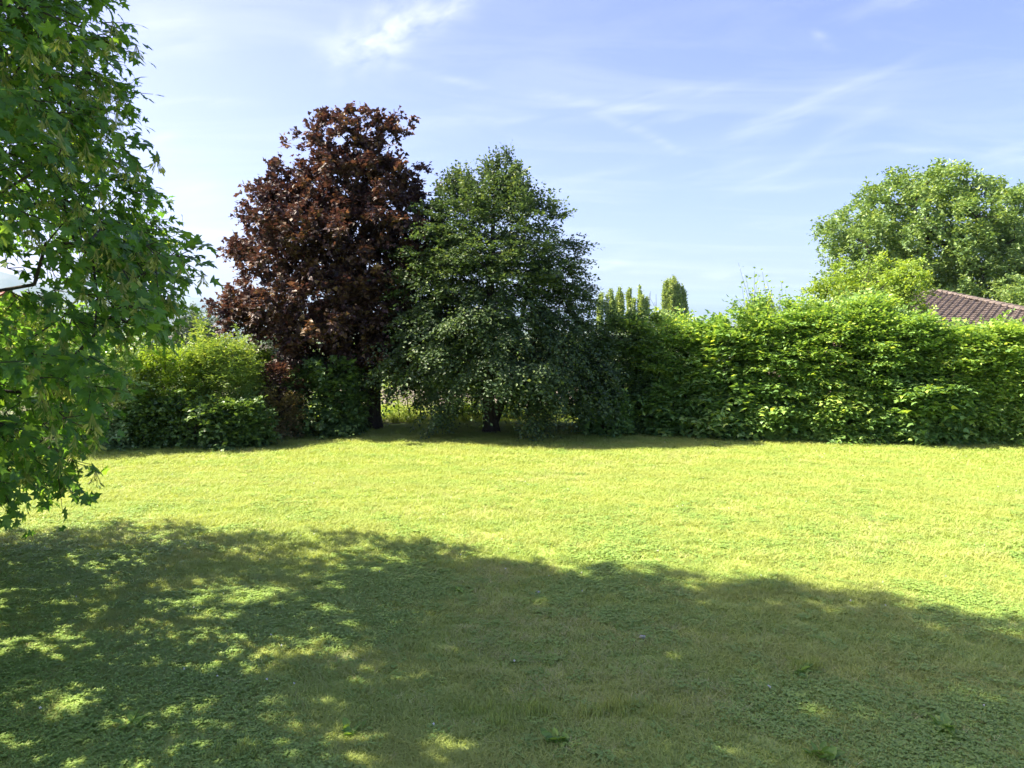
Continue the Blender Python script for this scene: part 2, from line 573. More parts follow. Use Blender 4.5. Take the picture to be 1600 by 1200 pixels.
def ridge(name, pts, depth, base_z, seed):
    """pts: (photo px, photo py) of the skyline, at distance depth"""
    pts = np.array(pts, float)
    pxs = np.linspace(pts[0, 0], pts[-1, 0], 140)
    pys = np.interp(pxs, pts[:, 0], pts[:, 1])
    nz = np.zeros_like(pxs)
    for q, (sc, am) in enumerate(((60, 3.0), (24, 1.6), (9, .8))):
        nz += am * (value_noise(pxs + 500, np.full_like(pxs, 3.0), seed + q, sc) - .5) * 2
    rows = []
    prof = [(-.30, 0.0), (-.22, .10), (-.15, .34), (-.09, .60), (-.04, .85), (0, 1.0), (.06, .8), (.14, .45), (.25, 0.0)]
    for r_, (do, hf) in enumerate(prof):
        row = []
        for q, (a, c) in enumerate(zip(pxs, pys + nz)):
            top = at(a, c, depth)
            y = depth * (1 + do) + depth * .02 * (value_noise(np.array([a * 1.0]), np.array([r_ * 40.0]), seed + 9, 30)[0] - .5)
            h = top[2] - base_z
            wob = 1 + (0.18 * (value_noise(np.array([a * 1.0]), np.array([r_ * 17.0]), seed + 4, 14)[0] - .5) if 0 < hf < 1 else 0)
            row.append((top[0] / depth * y, y, base_z + max(h, 0) * hf * wob))
        rows.append(row)
    Vv = np.array(rows).reshape(-1, 3)
    n = len(pxs)
    i = (np.arange(len(prof) - 1)[:, None] * n + np.arange(n - 1)[None]).ravel()
    mobj(name, tri_mesh(name, Vv, np.stack([i, i + 1, i + n + 1, i + n], 1), M['mountain'], smooth=True), kind='structure')


ridge('mountain', [(-900, 470), (-500, 430), (-200, 452), (0, 425), (120, 455), (200, 446), (250, 470), (290, 492), (330, 512), (380, 522)], 9000, -26, 11)
ridge('mountains', [(-600, 480), (-100, 455), (150, 470), (250, 474), (310, 466), (360, 470), (420, 482), (600, 490), (900, 500), (1200, 496), (1700, 480), (2300, 500)], 13500, -26, 31)


# ------------------------------------------------------------------ plants
def sprays(O, D, L, n, size, rng, tint, droop=0.15, jit=0.35, flat=1.0, leafdroop=0.15, spread=0.8, tvar=0.22, pair=False):
    """leaves along m twigs: twig i starts at O[i], runs along D[i] for L[i] and carries n leaves in a roughly flat spray"""
    mN = len(O)
    D = nrm(D)
    W = np.cross(D, Z[None] + rng.normal(0, .15, (mN, 3)))
    W = nrm(np.where(np.linalg.norm(W, axis=1, keepdims=True) < .2, rng.normal(0, 1, (mN, 3)), W))
    Un = np.cross(W, D)
    tt = (np.arange(n)[None] + rng.random((mN, n))) / n
    tt = 0.12 + 0.88 * tt
    side = np.where(np.arange(n) % 2 == 0, 1.0, -1.0)[None, :, None]
    P = O[:, None] + D[:, None] * (L[:, None] * tt)[..., None] - Z * (droop * L[:, None] * tt ** 2)[..., None]
    P = P + rng.normal(0, .25, (mN, n, 3)) * size
    ld = D[:, None] * 0.55 + side * W[:, None] * spread + rng.normal(0, jit, (mN, n, 3)) - Z * leafdroop
    ln = Un[:, None] * flat + rng.normal(0, jit, (mN, n, 3))
    S = size * rng.uniform(.65, 1.2, (mN, n))
    T = np.clip(np.broadcast_to(tint[:, None], (mN, n)) + rng.normal(0, tvar, (mN, n)), 0, 1)
    return P.reshape(-1, 3), nrm(ld.reshape(-1, 3)), nrm(ln.reshape(-1, 3)), S.ravel(), T.ravel()


class Env:
    """solid crown outline: rows of (photo y, left x, right x) at distance Y, with its own depth"""
    def __init__(self, rows, Y, ratio=0.85, dy=None, yoff=0.0):
        rows = sorted(rows, key=lambda r: -r[0])
        zs, xl, xr = [], [], []
        for (py, a, b) in rows:
            zs.append(at(800, py, Y)[2]); xl.append(at(a, py, Y)[0]); xr.append(at(b, py, Y)[0])
        self.zs, self.xl, self.xr = map(np.array, (zs, xl, xr))
        self.Y, self.ratio, self.dy, self.yoff = Y, ratio, dy, yoff

    def half(self, z):
        a, b = np.interp(z, self.zs, self.xl), np.interp(z, self.zs, self.xr)
        return (a + b) / 2, (b - a) / 2

    def inside(self, P, pad=0.0):
        c, h = self.half(P[:, 2])
        d = (h * self.ratio if self.dy is None else np.full_like(h, self.dy))
        u = (P[:, 0] - c) / np.maximum(h + pad, .05)
        v = (P[:, 1] - self.Y - self.yoff) / np.maximum(d + pad, .05)
        return (u * u + v * v < 1) & (P[:, 2] > self.zs[0] - pad) & (P[:, 2] < self.zs[-1] + pad)

    def sample(self, n, rng, shrink=0.0, bias=0.45, power=2.0):
        out = []
        wmax = ((self.xr - self.xl) / 2).max()
        while sum(map(len, out)) < n:
            k = n * 3
            z = rng.uniform(self.zs[0] + shrink * .3, max(self.zs[-1] - shrink * 1.3, self.zs[0] + .1), k)
            c, h = self.half(z)
            keep = rng.random(k) < np.maximum(h, .15 * wmax) / wmax
            z, c, h = z[keep], c[keep], h[keep]
            th = rng.uniform(0, 2 * math.pi, len(z))
            r = rng.random(len(z)) ** bias
            hh = np.maximum(h - shrink, .12 * h)
            d = (np.maximum(h * self.ratio - shrink, .1 * h) if self.dy is None else np.full_like(h, max(self.dy - shrink, .1)))
            ex = 2.0 / power
            cx, cy = np.sign(np.cos(th)) * np.abs(np.cos(th)) ** ex, np.sign(np.sin(th)) * np.abs(np.sin(th)) ** ex
            out.append(np.stack([c + cx * r * hh, self.Y + self.yoff + cy * r * d, z], 1))
        return np.concatenate(out)[:n]


def spread_points(P, dmin):
    keep = []
    for q in P:
        if not keep or np.min(np.sum((np.array(keep) - q) ** 2, axis=1)) > dmin * dmin:
            keep.append(q)
    return np.array(keep)


def skeleton(trunk, tips, rng, rtip=0.006, up=0.5, rtrunk=0.2, expo=0.42, step=0.35, sag=0.12):
    """limbs that grow from the trunk polyline out to every tip; returns segments with radii"""
    nodes = [np.array(trunk[0], float)]
    par = [-1]
    for a, b in zip(trunk[:-1], trunk[1:]):
        a, b = np.array(a, float), np.array(b, float)
        k = max(1, int(np.linalg.norm(b - a) / step))
        for q in range(1, k + 1):
            j = rng.normal(0, .018, 3) * (q < k)
            nodes.append(a + (b - a) * q / k + j)
            par.append(len(nodes) - 2)
    ntrunk = len(nodes)
    axis = np.array(nodes)
    dist = np.array([np.min(np.linalg.norm(axis - c, axis=1)) for c in tips])
    tipn = []
    for c in np.array(tips)[np.argsort(dist)]:
        A = np.array(nodes)
        d = c - A
        L = np.linalg.norm(d, axis=1)
        cost = L * (1 + up * np.clip(-d[:, 2] / np.maximum(L, 1e-6) + .25, 0, 2))
        cost[:max(2, ntrunk // 5)] += 3.0
        k = int(np.argmin(cost))
        n = max(1, int(L[k] / step))
        prev = k
        for q in range(1, n + 1):
            f = q / n
            pnt = A[k] + d[k] * f + Z * sag * L[k] * math.sin(math.pi * f) + (rng.normal(0, .04 * L[k], 3) if q < n else 0)
            nodes.append(pnt); par.append(prev)
            prev = len(nodes) - 1
        tipn.append(prev)
    n = len(nodes)
    cnt = np.zeros(n)
    cnt[tipn] = 1
    for q in range(n - 1, 0, -1):
        cnt[par[q]] += cnt[q]
    R = rtip * np.maximum(cnt, 1) ** expo
    R[:ntrunk] = np.maximum(R[:ntrunk], np.linspace(rtrunk, rtip * 2, ntrunk))
    A = np.array(nodes)
    pa = np.array(par[1:])
    ch = np.arange(1, n)
    r0 = np.where(ch < ntrunk, R[pa], np.minimum(R[pa], R[ch] * 1.35))
    is_trunk = (ch < ntrunk)
    return A[pa], A[ch], r0, R[ch], is_trunk


def flare(P0, r0, r1, base_z, amount=0.5, h=0.5):
    f = 1 + amount * np.exp(-np.maximum(P0[:, 2] - base_z, 0) / (h * .4))
    return r0 * f


def wood(root, trunk, tips, rng, bark, rtip, rtrunk, up=0.5, step=0.35, sag=0.12, expo=0.42, extra_trunks=()):
    P0, P1, r0, r1, it = skeleton(trunk, tips, rng, rtip, up, rtrunk, expo, step, sag)
    bz = trunk[0][2]
    r0f, r1f = flare(P0, r0, r1, bz), flare(P1, r1, r1, bz)
    a, b = tubes(P0[it], P1[it], r0f[it], r1f[it], 10)
    VV, FF = [a], [b]
    off = len(a)
    for tp in extra_trunks:
        pp = np.array([q[:3] for q in tp]); rr = np.array([q[3] for q in tp])
        c, d = tubes(pp[:-1], pp[1:], rr[:-1], rr[1:], 9)
        VV.append(c); FF.append(d + off); off += len(c)
    if (~it).any():
        a, b = tubes(P0[~it], P1[~it], r0[~it], r1[~it], 5)
        VV.append(a); FF.append(b + off)
    mobj('trunk', tri_mesh('trunk', np.concatenate(VV), np.concatenate(FF), bark, smooth=True), root)


def foliage(clumps, centre, rng, tmpl, size, nspray, nleaf, L, out=1.0, rise=0.15, rand=0.6, droop=0.2, tbase=0.45, tclump=0.15, crad=0.0, **kw):
    """sprays radiating from every clump centre, away from the crown's axis"""
    m_ = len(clumps)
    ct = np.clip(tbase + rng.normal(0, tclump, m_), 0, 1)
    o_ = clumps - centre
    o_[:, 2] *= 0.5
    o_ = nrm(o_)
    O = np.repeat(clumps, nspray, 0)
    Dd = np.repeat(o_, nspray, 0) * out + rng.normal(0, rand, (m_ * nspray, 3)) + Z * rise
    if crad:
        O = O + rng.normal(0, crad, O.shape)
    T = np.repeat(ct, nspray) + rng.normal(0, .08, m_ * nspray)
    Ls = L * rng.uniform(.6, 1.25, m_ * nspray)
    return stamp(tmpl, *sprays(O, Dd, Ls, nleaf, size, rng, T, droop, **kw)), (O, nrm(Dd), Ls)


def plates(cl, centre, rng, tmpl, size, ns, nl, L, rise, droop, tb, tclump=.15, jit=.25, leafdroop=.15, out=None):
    """flat fans of leafy twigs at every clump, pointing out from the axis; rise tilts them up or down"""
    m_ = len(cl)
    o_ = cl - centre if out is None else out
    o_ = nrm(o_ * np.array([1, 1, .35]))
    oh = nrm(o_ + rng.normal(0, .30, o_.shape) * np.array([1, 1, .4]) + Z * np.broadcast_to(rise, (m_,))[:, None])
    wv = nrm(np.cross(oh, Z + rng.normal(0, .2, oh.shape)))
    phi = np.tile(np.linspace(-1.1, 1.1, ns), m_) + rng.normal(0, .15, m_ * ns)
    Dd = nrm(np.repeat(oh, ns, 0) * np.cos(phi)[:, None] + np.repeat(wv, ns, 0) * np.sin(phi)[:, None])
    Ls = L * np.repeat(rng.uniform(.6, 1.3, m_), ns) * np.cos(phi * .7)
    T = np.repeat(np.clip(tb + rng.normal(0, tclump, m_), 0, 1), ns)
    return stamp(tmpl, *sprays(np.repeat(cl, ns, 0), Dd, Ls, nl, size, rng, T, droop, jit=jit, leafdroop=leafdroop))


def join(parts):
    VV, FF, TT, off = [], [], [], 0
    for a, b, c in parts:
        VV.append(a); FF.append(b + off); TT.append(c); off += len(a)
    return np.concatenate(VV), np.concatenate(FF), np.concatenate(TT)


# ---- copper-leaved maple
rng = np.random.default_rng(21)
YP = 20.0
base = at(583, 670, YP); base[2] = float(land_z(base[0:1], base[1:2])[0]) - .05
root = empty('maple_tree', base, 'tall maple with dark purple-red leaves beside the green beech', 'tree')
env = Env([(572, 480, 650), (550, 440, 700), (520, 385, 712), (490, 345, 718), (465, 350, 718), (435, 392, 712), (390, 352, 712),
           (350, 362, 702), (310, 385, 680), (270, 428, 668), (245, 450, 645), (215, 485, 628), (190, 500, 600), (160, 520, 560)], YP, 0.75)
lumps = spread_points(env.sample(1600, rng, .30, .42), .50)
lumps = lumps[rng.random(len(lumps)) > .20]
peaks = np.array([at(508, 194, YP), at(540, 184, YP), at(598, 190, YP), at(618, 204, YP), at(390, 376, YP), at(365, 485, YP - .5), at(385, 500, YP - .2), at(440, 258, YP)] + [at(x, y, YP - .3 + rng.normal(0, .25)) for x, y in [(362, 478), (376, 468), (372, 494), (394, 484), (356, 486), (395, 505), (415, 300)]])
lumps = np.concatenate([lumps, peaks])
cl = np.concatenate([l + rng.normal(0, .20, (6, 3)) * np.array([1, 1, .75]) for l in lumps])
lumps2 = spread_points(np.concatenate([env.sample(300, rng, .5, .8)]), .6)
cl = np.concatenate([cl] + [l + rng.normal(0, .2, (5, 3)) for l in lumps2])
lumps = np.concatenate([lumps, lumps2])
centre = at(560, 430, YP)
(v1, f1, t1), _ = foliage(cl, centre, rng, LOBED, .122, 6, 6, .34, .8, .25, .65, .35, tbase=.45, tclump=.18, jit=.4, leafdroop=.3)
mobj('crown', tri_mesh('crown', v1, f1, M['purple'], t1), root)
wood(root, [base, at(585, 600, YP), at(580, 540, YP + .2), at(566, 450, YP + .4), at(572, 370, YP + .3), at(560, 300, YP + .4), at(552, 230, YP)], lumps, rng, M['bark_dark'], .010, .20, .6, .4)

# ---- beech with hanging sprays
rng = np.random.default_rng(22)
YB = 19.3
base = at(768, 672, YB); base[2] = float(land_z(base[0:1], base[1:2])[0]) - .05
root = empty('beech_tree', base, 'dark green spreading beech with hanging branches on two-stemmed trunk', 'tree')
env = Env([(648, 650, 900), (620, 610, 968), (580, 590, 968), (540, 588, 935), (500, 596, 925), (460, 606, 918), (420, 612, 910), (380, 630, 890), (345, 652, 874),
           (320, 680, 856), (300, 700, 836), (280, 735, 818), (258, 765, 798)], YB, 0.85)
lumps = spread_points(env.sample(2600, rng, .20, .40), .41)
lumps = lumps[rng.random(len(lumps)) > .12]
# open underneath: keep the lowest sprays out at the rim, as hanging curtains
low = lumps[:, 2] < 1.1
hx = np.abs(lumps[:, 0] - base[0])
lumps = lumps[~low | ((rng.random(len(lumps)) < .55) & (hx > .75))]
openf = (lumps[:, 2] < 1.2) & (np.abs(lumps[:, 0] - base[0] - .05) < .42) & (lumps[:, 1] < YB + .5)
lumps = lumps[~openf]
openl = (lumps[:, 2] < 1.25) & (lumps[:, 0] > base[0] - 2.3) & (lumps[:, 0] < base[0]) & (rng.random(len(lumps)) < .25)
lumps = lumps[~openl]
peaks = np.array([at(x, y, YB + rng.normal(0, .4)) for x, y in [(712, 312), (726, 304), (778, 292), (795, 294), (812, 306), (770, 312), (690, 332), (845, 322), (870, 338), (893, 380), (905, 440), (915, 470), (655, 350), (628, 400)]])
lumps = np.concatenate([lumps, peaks])
cl = np.concatenate([l + rng.normal(0, .17, (7, 3)) for l in lumps])
centre = at(765, 470, YB)
hi = cl[:, 2] > 4.6
pb = plates(cl, centre, rng, DIAMOND, .096, 6, 8, .50, np.interp(cl[:, 2], [.8, 3.0, 4.8, 6.6], [-.45, -.28, .25, 1.1]), .38, .5, jit=.38)
# hanging curtains near the ground, left and right of the stems
cur = np.array([at(x + rng.normal(0, 6), y, YB - .9 + rng.normal(0, .3)) for x in (676, 688, 697, 706, 808, 820, 835, 850, 880, 900) for y in np.arange(560, 650 if x != 697 else 668, 18)])
pc, _ = foliage(cur, centre, rng, DIAMOND, .08, 6, 9, .38, .3, -.7, .4, .2, tbase=.5, tclump=.12, jit=.4)
spire = np.array([at(x, y, YB + rng.normal(0, .3)) for x, y in [(706, 296), (718, 284), (730, 300), (766, 276), (780, 260), (793, 264), (808, 280), (838, 318), (862, 336), (690, 322)]])
pd, _ = foliage(np.repeat(spire, 4, 0) + rng.normal(0, .09, (len(spire) * 4, 3)), centre, rng, DIAMOND, .08, 6, 10, .46, .15, 1.0, .24, -.02, tbase=.6, jit=.4)
v1, f1, t1 = join([pb, pc, pd])
mobj('crown', tri_mesh('crown', v1, f1, M['beech'], t1), root)
fork = at(765, 640, YB)
s2 = [tuple(at(772, 655, YB)) + (.15,), tuple(at(782, 632, YB - .1)) + (.115,), tuple(at(788, 605, YB - .15)) + (.10,), tuple(at(800, 560, YB - .2)) + (.085,), tuple(at(815, 500, YB - .1)) + (.06,), tuple(at(830, 430, YB)) + (.03,)]
wood(root, [base, fork, at(762, 600, YB), at(765, 520, YB), at(768, 420, YB), at(772, 320, YB), at(780, 255, YB)], np.concatenate([lumps, cur[::4]]), rng, M['bark_dark'], .007, .17, .5, .4, .15, extra_trunks=[s2])

# ---- near maple at the left edge, with its own leaves and hanging seed keys
rng = np.random.default_rng(23)
YN = 6.2
XC = -6.6
base = np.array([XC, YN, -.05])
root = empty('maple_tree', base, 'large green maple with hanging winged seeds at the left edge, nearest tree', 'tree')
def near_env(z):
    """crown radius by height"""
    return np.interp(z, [.7, 1.2, 2.5, 4.0, 5.2, 6.5, 8.0, 10.0, 12.0, 13.0], [3.0, 3.5, 4.1, 4.0, 3.6, 2.75, 3.2, 2.7, 1.7, .5])
k = 7500
z = rng.uniform(.75, 12.9, k)
R = near_env(z)
th = rng.uniform(0, 2 * math.pi, k)
r = (rng.random(k) ** .40) * (R - .25)
pts = np.stack([XC + r * np.cos(th), YN + r * np.sin(th) * 1.05, z], 1)
# the bare gap between the upper boughs and the low one
gpx = 800 + F * pts[:, 0] / pts[:, 1]
gpy = HORIZON - F * (pts[:, 2] - EYE) / pts[:, 1]
gap = (np.abs(gpy - (445 + .30 * gpx)) < 84) & (gpx > -220) & (gpx < 150) & (rng.random(k) < .975)
lim = np.interp(gpy, [-400, 0, 90, 230, 330, 420, 480, 520, 560, 600, 660, 720, 800, 830], [140, 150, 200, 145, 225, 258, 240, 200, 140, 132, 105, 68, 25, 10])
pts = pts[~gap & (gpx < lim - 8) & ~((gpy > 755) & (gpx > -300))]
lumps = spread_points(pts, .36)
lane = (np.abs(lumps[:, 2] - (2.1 + 1.07 * (-4.0 - lumps[:, 0]))) < 1.25) & (lumps[:, 0] < -5.0) & (rng.random(len(lumps)) < .40)
lumps = lumps[~lane]   # thinned to let the sun through to the low bough
lumps = lumps[rng.random(len(lumps)) > .10]
centre = np.array([XC, YN, 4.2])
view = (lumps[:, 0] / lumps[:, 1] > -.90) & (lumps[:, 1] > 2)
cv = np.concatenate([l + rng.normal(0, .15, (5, 3)) for l in lumps[view]])
off_v = lumps[~view]
ch_ = np.concatenate([l + rng.normal(0, .2, (2, 3)) for l in off_v[rng.random(len(off_v)) < .53]])  # out-of-view foliage thinned so more light reaches the shaded lawn
sv = []
m_ = len(cv)
o_ = cv - centre; o_[:, 2] *= .5; o_ = nrm(o_)
O = np.repeat(cv, 3, 0)
Dd = nrm(np.repeat(o_, 3, 0) * .9 + rng.normal(0, .5, (m_ * 3, 3)) - Z * .10)
T = np.repeat(np.clip(.42 + rng.normal(0, .13, m_), 0, 1), 3)
Ls = .32 * rng.uniform(.6, 1.3, m_ * 3)
P, D, Nn, S, Tn = sprays(O, Dd, Ls, 6, .104, rng, T, .3, jit=.45, leafdroop=.45, tvar=.20)
# outward-tilted leaf faces, as maple leaves hang towards the light
out_l = nrm(P - centre)
Nn = nrm(Nn * .8 + out_l * .45)
twV, twF = tubes(O, O + Dd * Ls[:, None] * .75 - Z * (.12 * Ls)[:, None], np.full(len(O), .0045), np.full(len(O), .002), 4)
# the 300 leaves nearest the lens in the picture are leaf objects of their own
dirn = P - np.array([0, 0, EYE])
inview = (dirn[:, 0] / dirn[:, 1] > -.655) & (dirn[:, 2] / dirn[:, 1] < .40) & (dirn[:, 2] / dirn[:, 1] > -.5)
dd = np.linalg.norm(dirn, axis=1)
rank = np.argsort(np.where(inview, dd / S, 1e9))[:300]
single = np.zeros(len(P), bool); single[rank] = True
near = inview & (dd < 6.9) & ~single
rest = ~near & ~single
a0 = stamp(MAPLE, P[near], D[near], Nn[near], S[near], Tn[near])
a1 = stamp(MAPLE_S, P[rest], D[rest], Nn[rest], S[rest], Tn[rest])
a2, _ = foliage(ch_, centre, rng, BROAD, .14, 3, 6, .42, .8, -.1, .55, .3, tbase=.42, jit=.4, leafdroop=.35)
v1, f1, t1 = join([a0, a1, a2])
mobj('crown', tri_mesh('crown', v1, f1, M['near_maple'], t1), root, kind='stuff')
leaf_me = []
for q in range(8):
    leaf_me.append(tri_mesh('leaf', MAPLE[0] * np.array([1, 1, 1 + .5 * (q % 3)]), MAPLE[1], M['near_maple'], np.full(len(MAPLE[0]), .2 + .09 * q)))
RF = frames(D, Nn)
inv = Matrix.Translation(Vector(base)).inverted()
for q in rank:
    o = bpy.data.objects.new('leaf', leaf_me[int(np.clip((Tn[q] - .2) / .09, 0, 7))])
    COL.objects.link(o)
    o.parent = root
    mw = Matrix.Translation(Vector(P[q])) @ Matrix(RF[q].tolist()).to_4x4() @ Matrix.Scale(float(S[q]), 4)
    o.matrix_parent_inverse = inv
    o.matrix_basis = mw
wood(root, [base, (XC + .05, YN, 1.2), (XC, YN - .05, 2.6), (XC + .1, YN, 5.0), (XC, YN, 8.0), (XC, YN, 12)], lumps, rng, M['bark_dark'], .0060, .24, .55, .4, .10)
mobj('twigs', tri_mesh('twigs', twV, twF, M['twig']), root)
# seed keys: bunches of paired wings on threads
wing = (np.array([(0, 0, 0), (.12, .12, .02), (.20, .55, .0), (.12, 1.0, -.02), (-.04, .9, 0), (-.06, .3, 0)], float), np.array([(0, 1, 5), (1, 2, 5), (2, 4, 5), (2, 3, 4)]))
keys = []
for q in range(4):
    n = 14
    ang = rng.uniform(0, 2 * math.pi, n)
    P_ = np.stack([.022 * np.cos(ang), .022 * np.sin(ang), -.05 - .05 * rng.random(n)], 1)
    D_ = nrm(np.stack([np.cos(ang) * .75, np.sin(ang) * .75, -np.ones(n) * rng.uniform(.5, 1.2, n)], 1))
    s_ = stamp(wing, P_, D_, nrm(rng.normal(0, 1, (n, 3))), np.full(n, .042), rng.random(n))
    z0 = np.zeros((n, 3))
    tv_, tf_ = tubes(z0, P_, np.full(n, .0016), np.full(n, .0012), 3)
    a, b, c = join([s_, (tv_, tf_, np.full(len(tv_), .2))])
    keys.append(tri_mesh('seed_cluster', a, b, M['samara'], c))
cand = np.where(inview & (dd < 8.2))[0]
cand = cand[np.argsort(dd[cand])][:int(len(cand) * .8)]
for q in rng.choice(cand, 210, replace=False):
    o = bpy.data.objects.new('seed_cluster', keys[int(rng.integers(4))])
    COL.objects.link(o)
    o.parent = root
    o.matrix_parent_inverse = inv
    o.matrix_basis = Matrix.Translation(Vector(P[q] + nrm((np.array([0, 0, EYE]) - P[q])[None])[0] * .05)) @ Matrix.Rotation(float(rng.uniform(0, 6.28)), 4, 'Z') @ Matrix.Scale(float(rng.uniform(.85, 1.35)), 4)

# ---- shrubs
def shrub(name, label, rows, Y, dy, kind, n, seed, group=None, yoff=0.0, shoots=0, shoot_len=.5, stems=4, tb=.45, size=None, bumps=7):
    rng = np.random.default_rng(seed)
    env = Env(rows, Y, dy=dy, yoff=yoff)
    zb = float(land_z(np.array([env.half(env.zs[0])[0]]), np.array([Y]))[0])
    cx = float(env.half(env.zs[0])[0])
    base = np.array([cx, Y + yoff, zb - .03])
    root = empty(name, base, label, 'shrub', group)
    spec = {'hornbeam': (DIAMOND, .110, 5, 8, .44, .9, .05, .40, .22, 'hornbeam'), 'sycamore': (LOBED, .142, 4, 5, .36, .9, .0, .45, .35, 'sycamore'),
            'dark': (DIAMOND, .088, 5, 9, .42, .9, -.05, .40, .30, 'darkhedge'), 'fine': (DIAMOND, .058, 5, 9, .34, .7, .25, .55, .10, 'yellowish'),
            'silver': (OVAL, .085, 4, 7, .34, .8, .15, .5, .2, 'silvery'), 'ash': (NARROW, .095, 4, 12, .42, .8, .25, .45, .25, 'ash'),
            'purple': (DIAMOND, .08, 4, 8, .34, .8, .2, .5, .15, 'purple'), 'russet': (DIAMOND, .06, 4, 9, .34, .8, .2, .5, .2, 'russet'),
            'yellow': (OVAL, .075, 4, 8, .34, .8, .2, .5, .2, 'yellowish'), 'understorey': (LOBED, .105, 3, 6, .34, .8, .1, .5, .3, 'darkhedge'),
            'ivy': (LOBED, .095, 3, 6, .28, .8, .1, .5, .3, 'sycamore')}[kind]
    tm, sz, ns, nl, L, out, rise, rnd, drp, mk = spec
    sz = size or sz
    n = int(n * 1.25)
    lum = spread_points(env.sample(max(60, n // 3), rng, .12, .30, 2.6), .26)
    bump = value_noise(lum[:, 0] + 40, lum[:, 2] * 1.3 + 40, 77, .62) + .5 * value_noise(lum[:, 0] + 80, lum[:, 2] * 1.3 + 80, 78, .3) - .75
    lum[:, 1] -= .62 * bump * np.sign(Y + yoff + .05 - lum[:, 1])
    cl = np.concatenate([l + rng.normal(0, .13, (3, 3)) * np.array([1, 1, .6]) for l in lum])
    if len(cl) > n:
        cl = cl[rng.permutation(len(cl))[:n]]
    elif len(cl) < n:
        cl = np.concatenate([cl, env.sample(n - len(cl), rng, .15, .35, 2.6)])
    cl[:, 2] = np.maximum(cl[:, 2], zb + .10)
    if kind in ('hornbeam', 'dark', 'sycamore', 'ash', 'silver') and env.zs[-1] > 2.2:
        for q in range(bumps):       # uneven tops
            tz = env.zs[-1] - .10 + abs(rng.normal(0, .17))
            tc_, th_ = env.half(np.array(env.zs[-1] - .3))
            tp_ = np.array([tc_ + rng.uniform(-1.1, 1.1) * th_, Y + yoff + rng.uniform(-.6, .4) * dy, tz])
            cl = np.concatenate([cl, tp_ + rng.normal(0, 1, (7, 3)) * np.array([.13, .13, .10])])
    ctr = np.array([cx, Y + yoff, .5 * (env.zs[0] + env.zs[-1])])
    cc = cl.copy(); 
    # pointing out from the hedge's long axis
    c0 = np.stack([cx + (cl[:, 0] - cx) * .55, np.full(len(cl), Y + yoff), np.full(len(cl), ctr[2])], 1)
    rngt = rng
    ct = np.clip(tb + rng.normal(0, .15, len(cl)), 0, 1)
    o_ = cl - c0; o_[:, 2] *= .55; o_ = nrm(o_)
    O = np.repeat(cl, ns, 0)
    Dd = nrm(np.repeat(o_, ns, 0) * out + rng.normal(0, rnd, (len(O), 3)) * np.array([1, 1, .6]) + Z * rise)
    Ls = L * rng.uniform(.6, 1.3, len(O))
    if kind in ('hornbeam', 'dark', 'sycamore'):
        # flat plates of twigs fanning outwards, one above the other
        oh = o_ * np.array([1, 1, .45]) + rng.normal(0, .22, o_.shape) * np.array([1, 1, .35]) + Z * rise
        oh = nrm(oh)
        wv = nrm(np.cross(oh, Z + rng.normal(0, .12, oh.shape)))
        phi = np.tile(np.linspace(-1.15, 1.15, ns), len(cl)) + rng.normal(0, .12, len(O))
        Dd = nrm(np.repeat(oh, ns, 0) * np.cos(phi)[:, None] + np.repeat(wv, ns, 0) * np.sin(phi)[:, None])
        Ls = Ls * np.cos(phi * .7)
        parts = [stamp(tm, *sprays(O, Dd, Ls, nl, sz, rng, np.repeat(ct, ns), drp, jit=.27, flat=1.0, leafdroop=.15))]
    else:
        parts = [stamp(tm, *sprays(O, Dd, Ls, nl, sz, rng, np.repeat(ct, ns), drp, jit=.30, leafdroop=.22))]
    segs = []
    if shoots:
        shoots = int(shoots * 2)
        top = env.sample(shoots * 12, rng, .1, .6)
        c_, h_ = env.half(top[:, 2])
        top = top[np.argsort(-top[:, 2] + rng.normal(0, .15, len(top)))][:shoots]
        Ds = nrm(np.stack([rng.normal(0, .28, shoots), rng.normal(0, .28, shoots), np.ones(shoots)], 1))
        Lsh = shoot_len * rng.uniform(.4, 1.5, shoots) * np.where(rng.random(shoots) < .2, 1.6, 1.0)
        parts.append(stamp(tm, *sprays(top, Ds, Lsh, max(8, int(nl * 1.4)), sz * .85, rng, np.full(shoots, tb + .2), -.05, jit=.35)))
        segs.append((top, top + Ds * Lsh[:, None], np.full(shoots, .006), np.full(shoots, .002)))
    v1, f1, t1 = join(parts)
    mobj('foliage', tri_mesh('foliage', v1, f1, M[mk], t1), root)
    tips = lum[rng.permutation(len(lum))[:70]]
    trunk = [base, base + np.array([0, 0, .35 * (env.zs[-1] - zb)]), base + np.array([.05, 0, .7 * (env.zs[-1] - zb)])]
    P0, P1, r0, r1, it = skeleton(trunk, tips, rng, .006, .6, .035, .40, .35, .05)
    a, b = tubes(P0, P1, r0, r1, 5)
    for s_ in segs:
        near = P1[np.argmin(((s_[0][:, None] - P1[None]) ** 2).sum(-1), axis=1)]
        s_ = (np.concatenate([near, s_[0]]), np.concatenate([s_[0], s_[1]]), np.concatenate([s_[2] * 1.3, s_[2]]), np.concatenate([s_[2], s_[3]]))
        c, d = tubes(*s_, 4)
        b = np.concatenate([b, d + len(a)]); a = np.concatenate([a, c])
    mobj('stems', tri_mesh('stems', a, b, M['twig'], smooth=True), root)
    return root


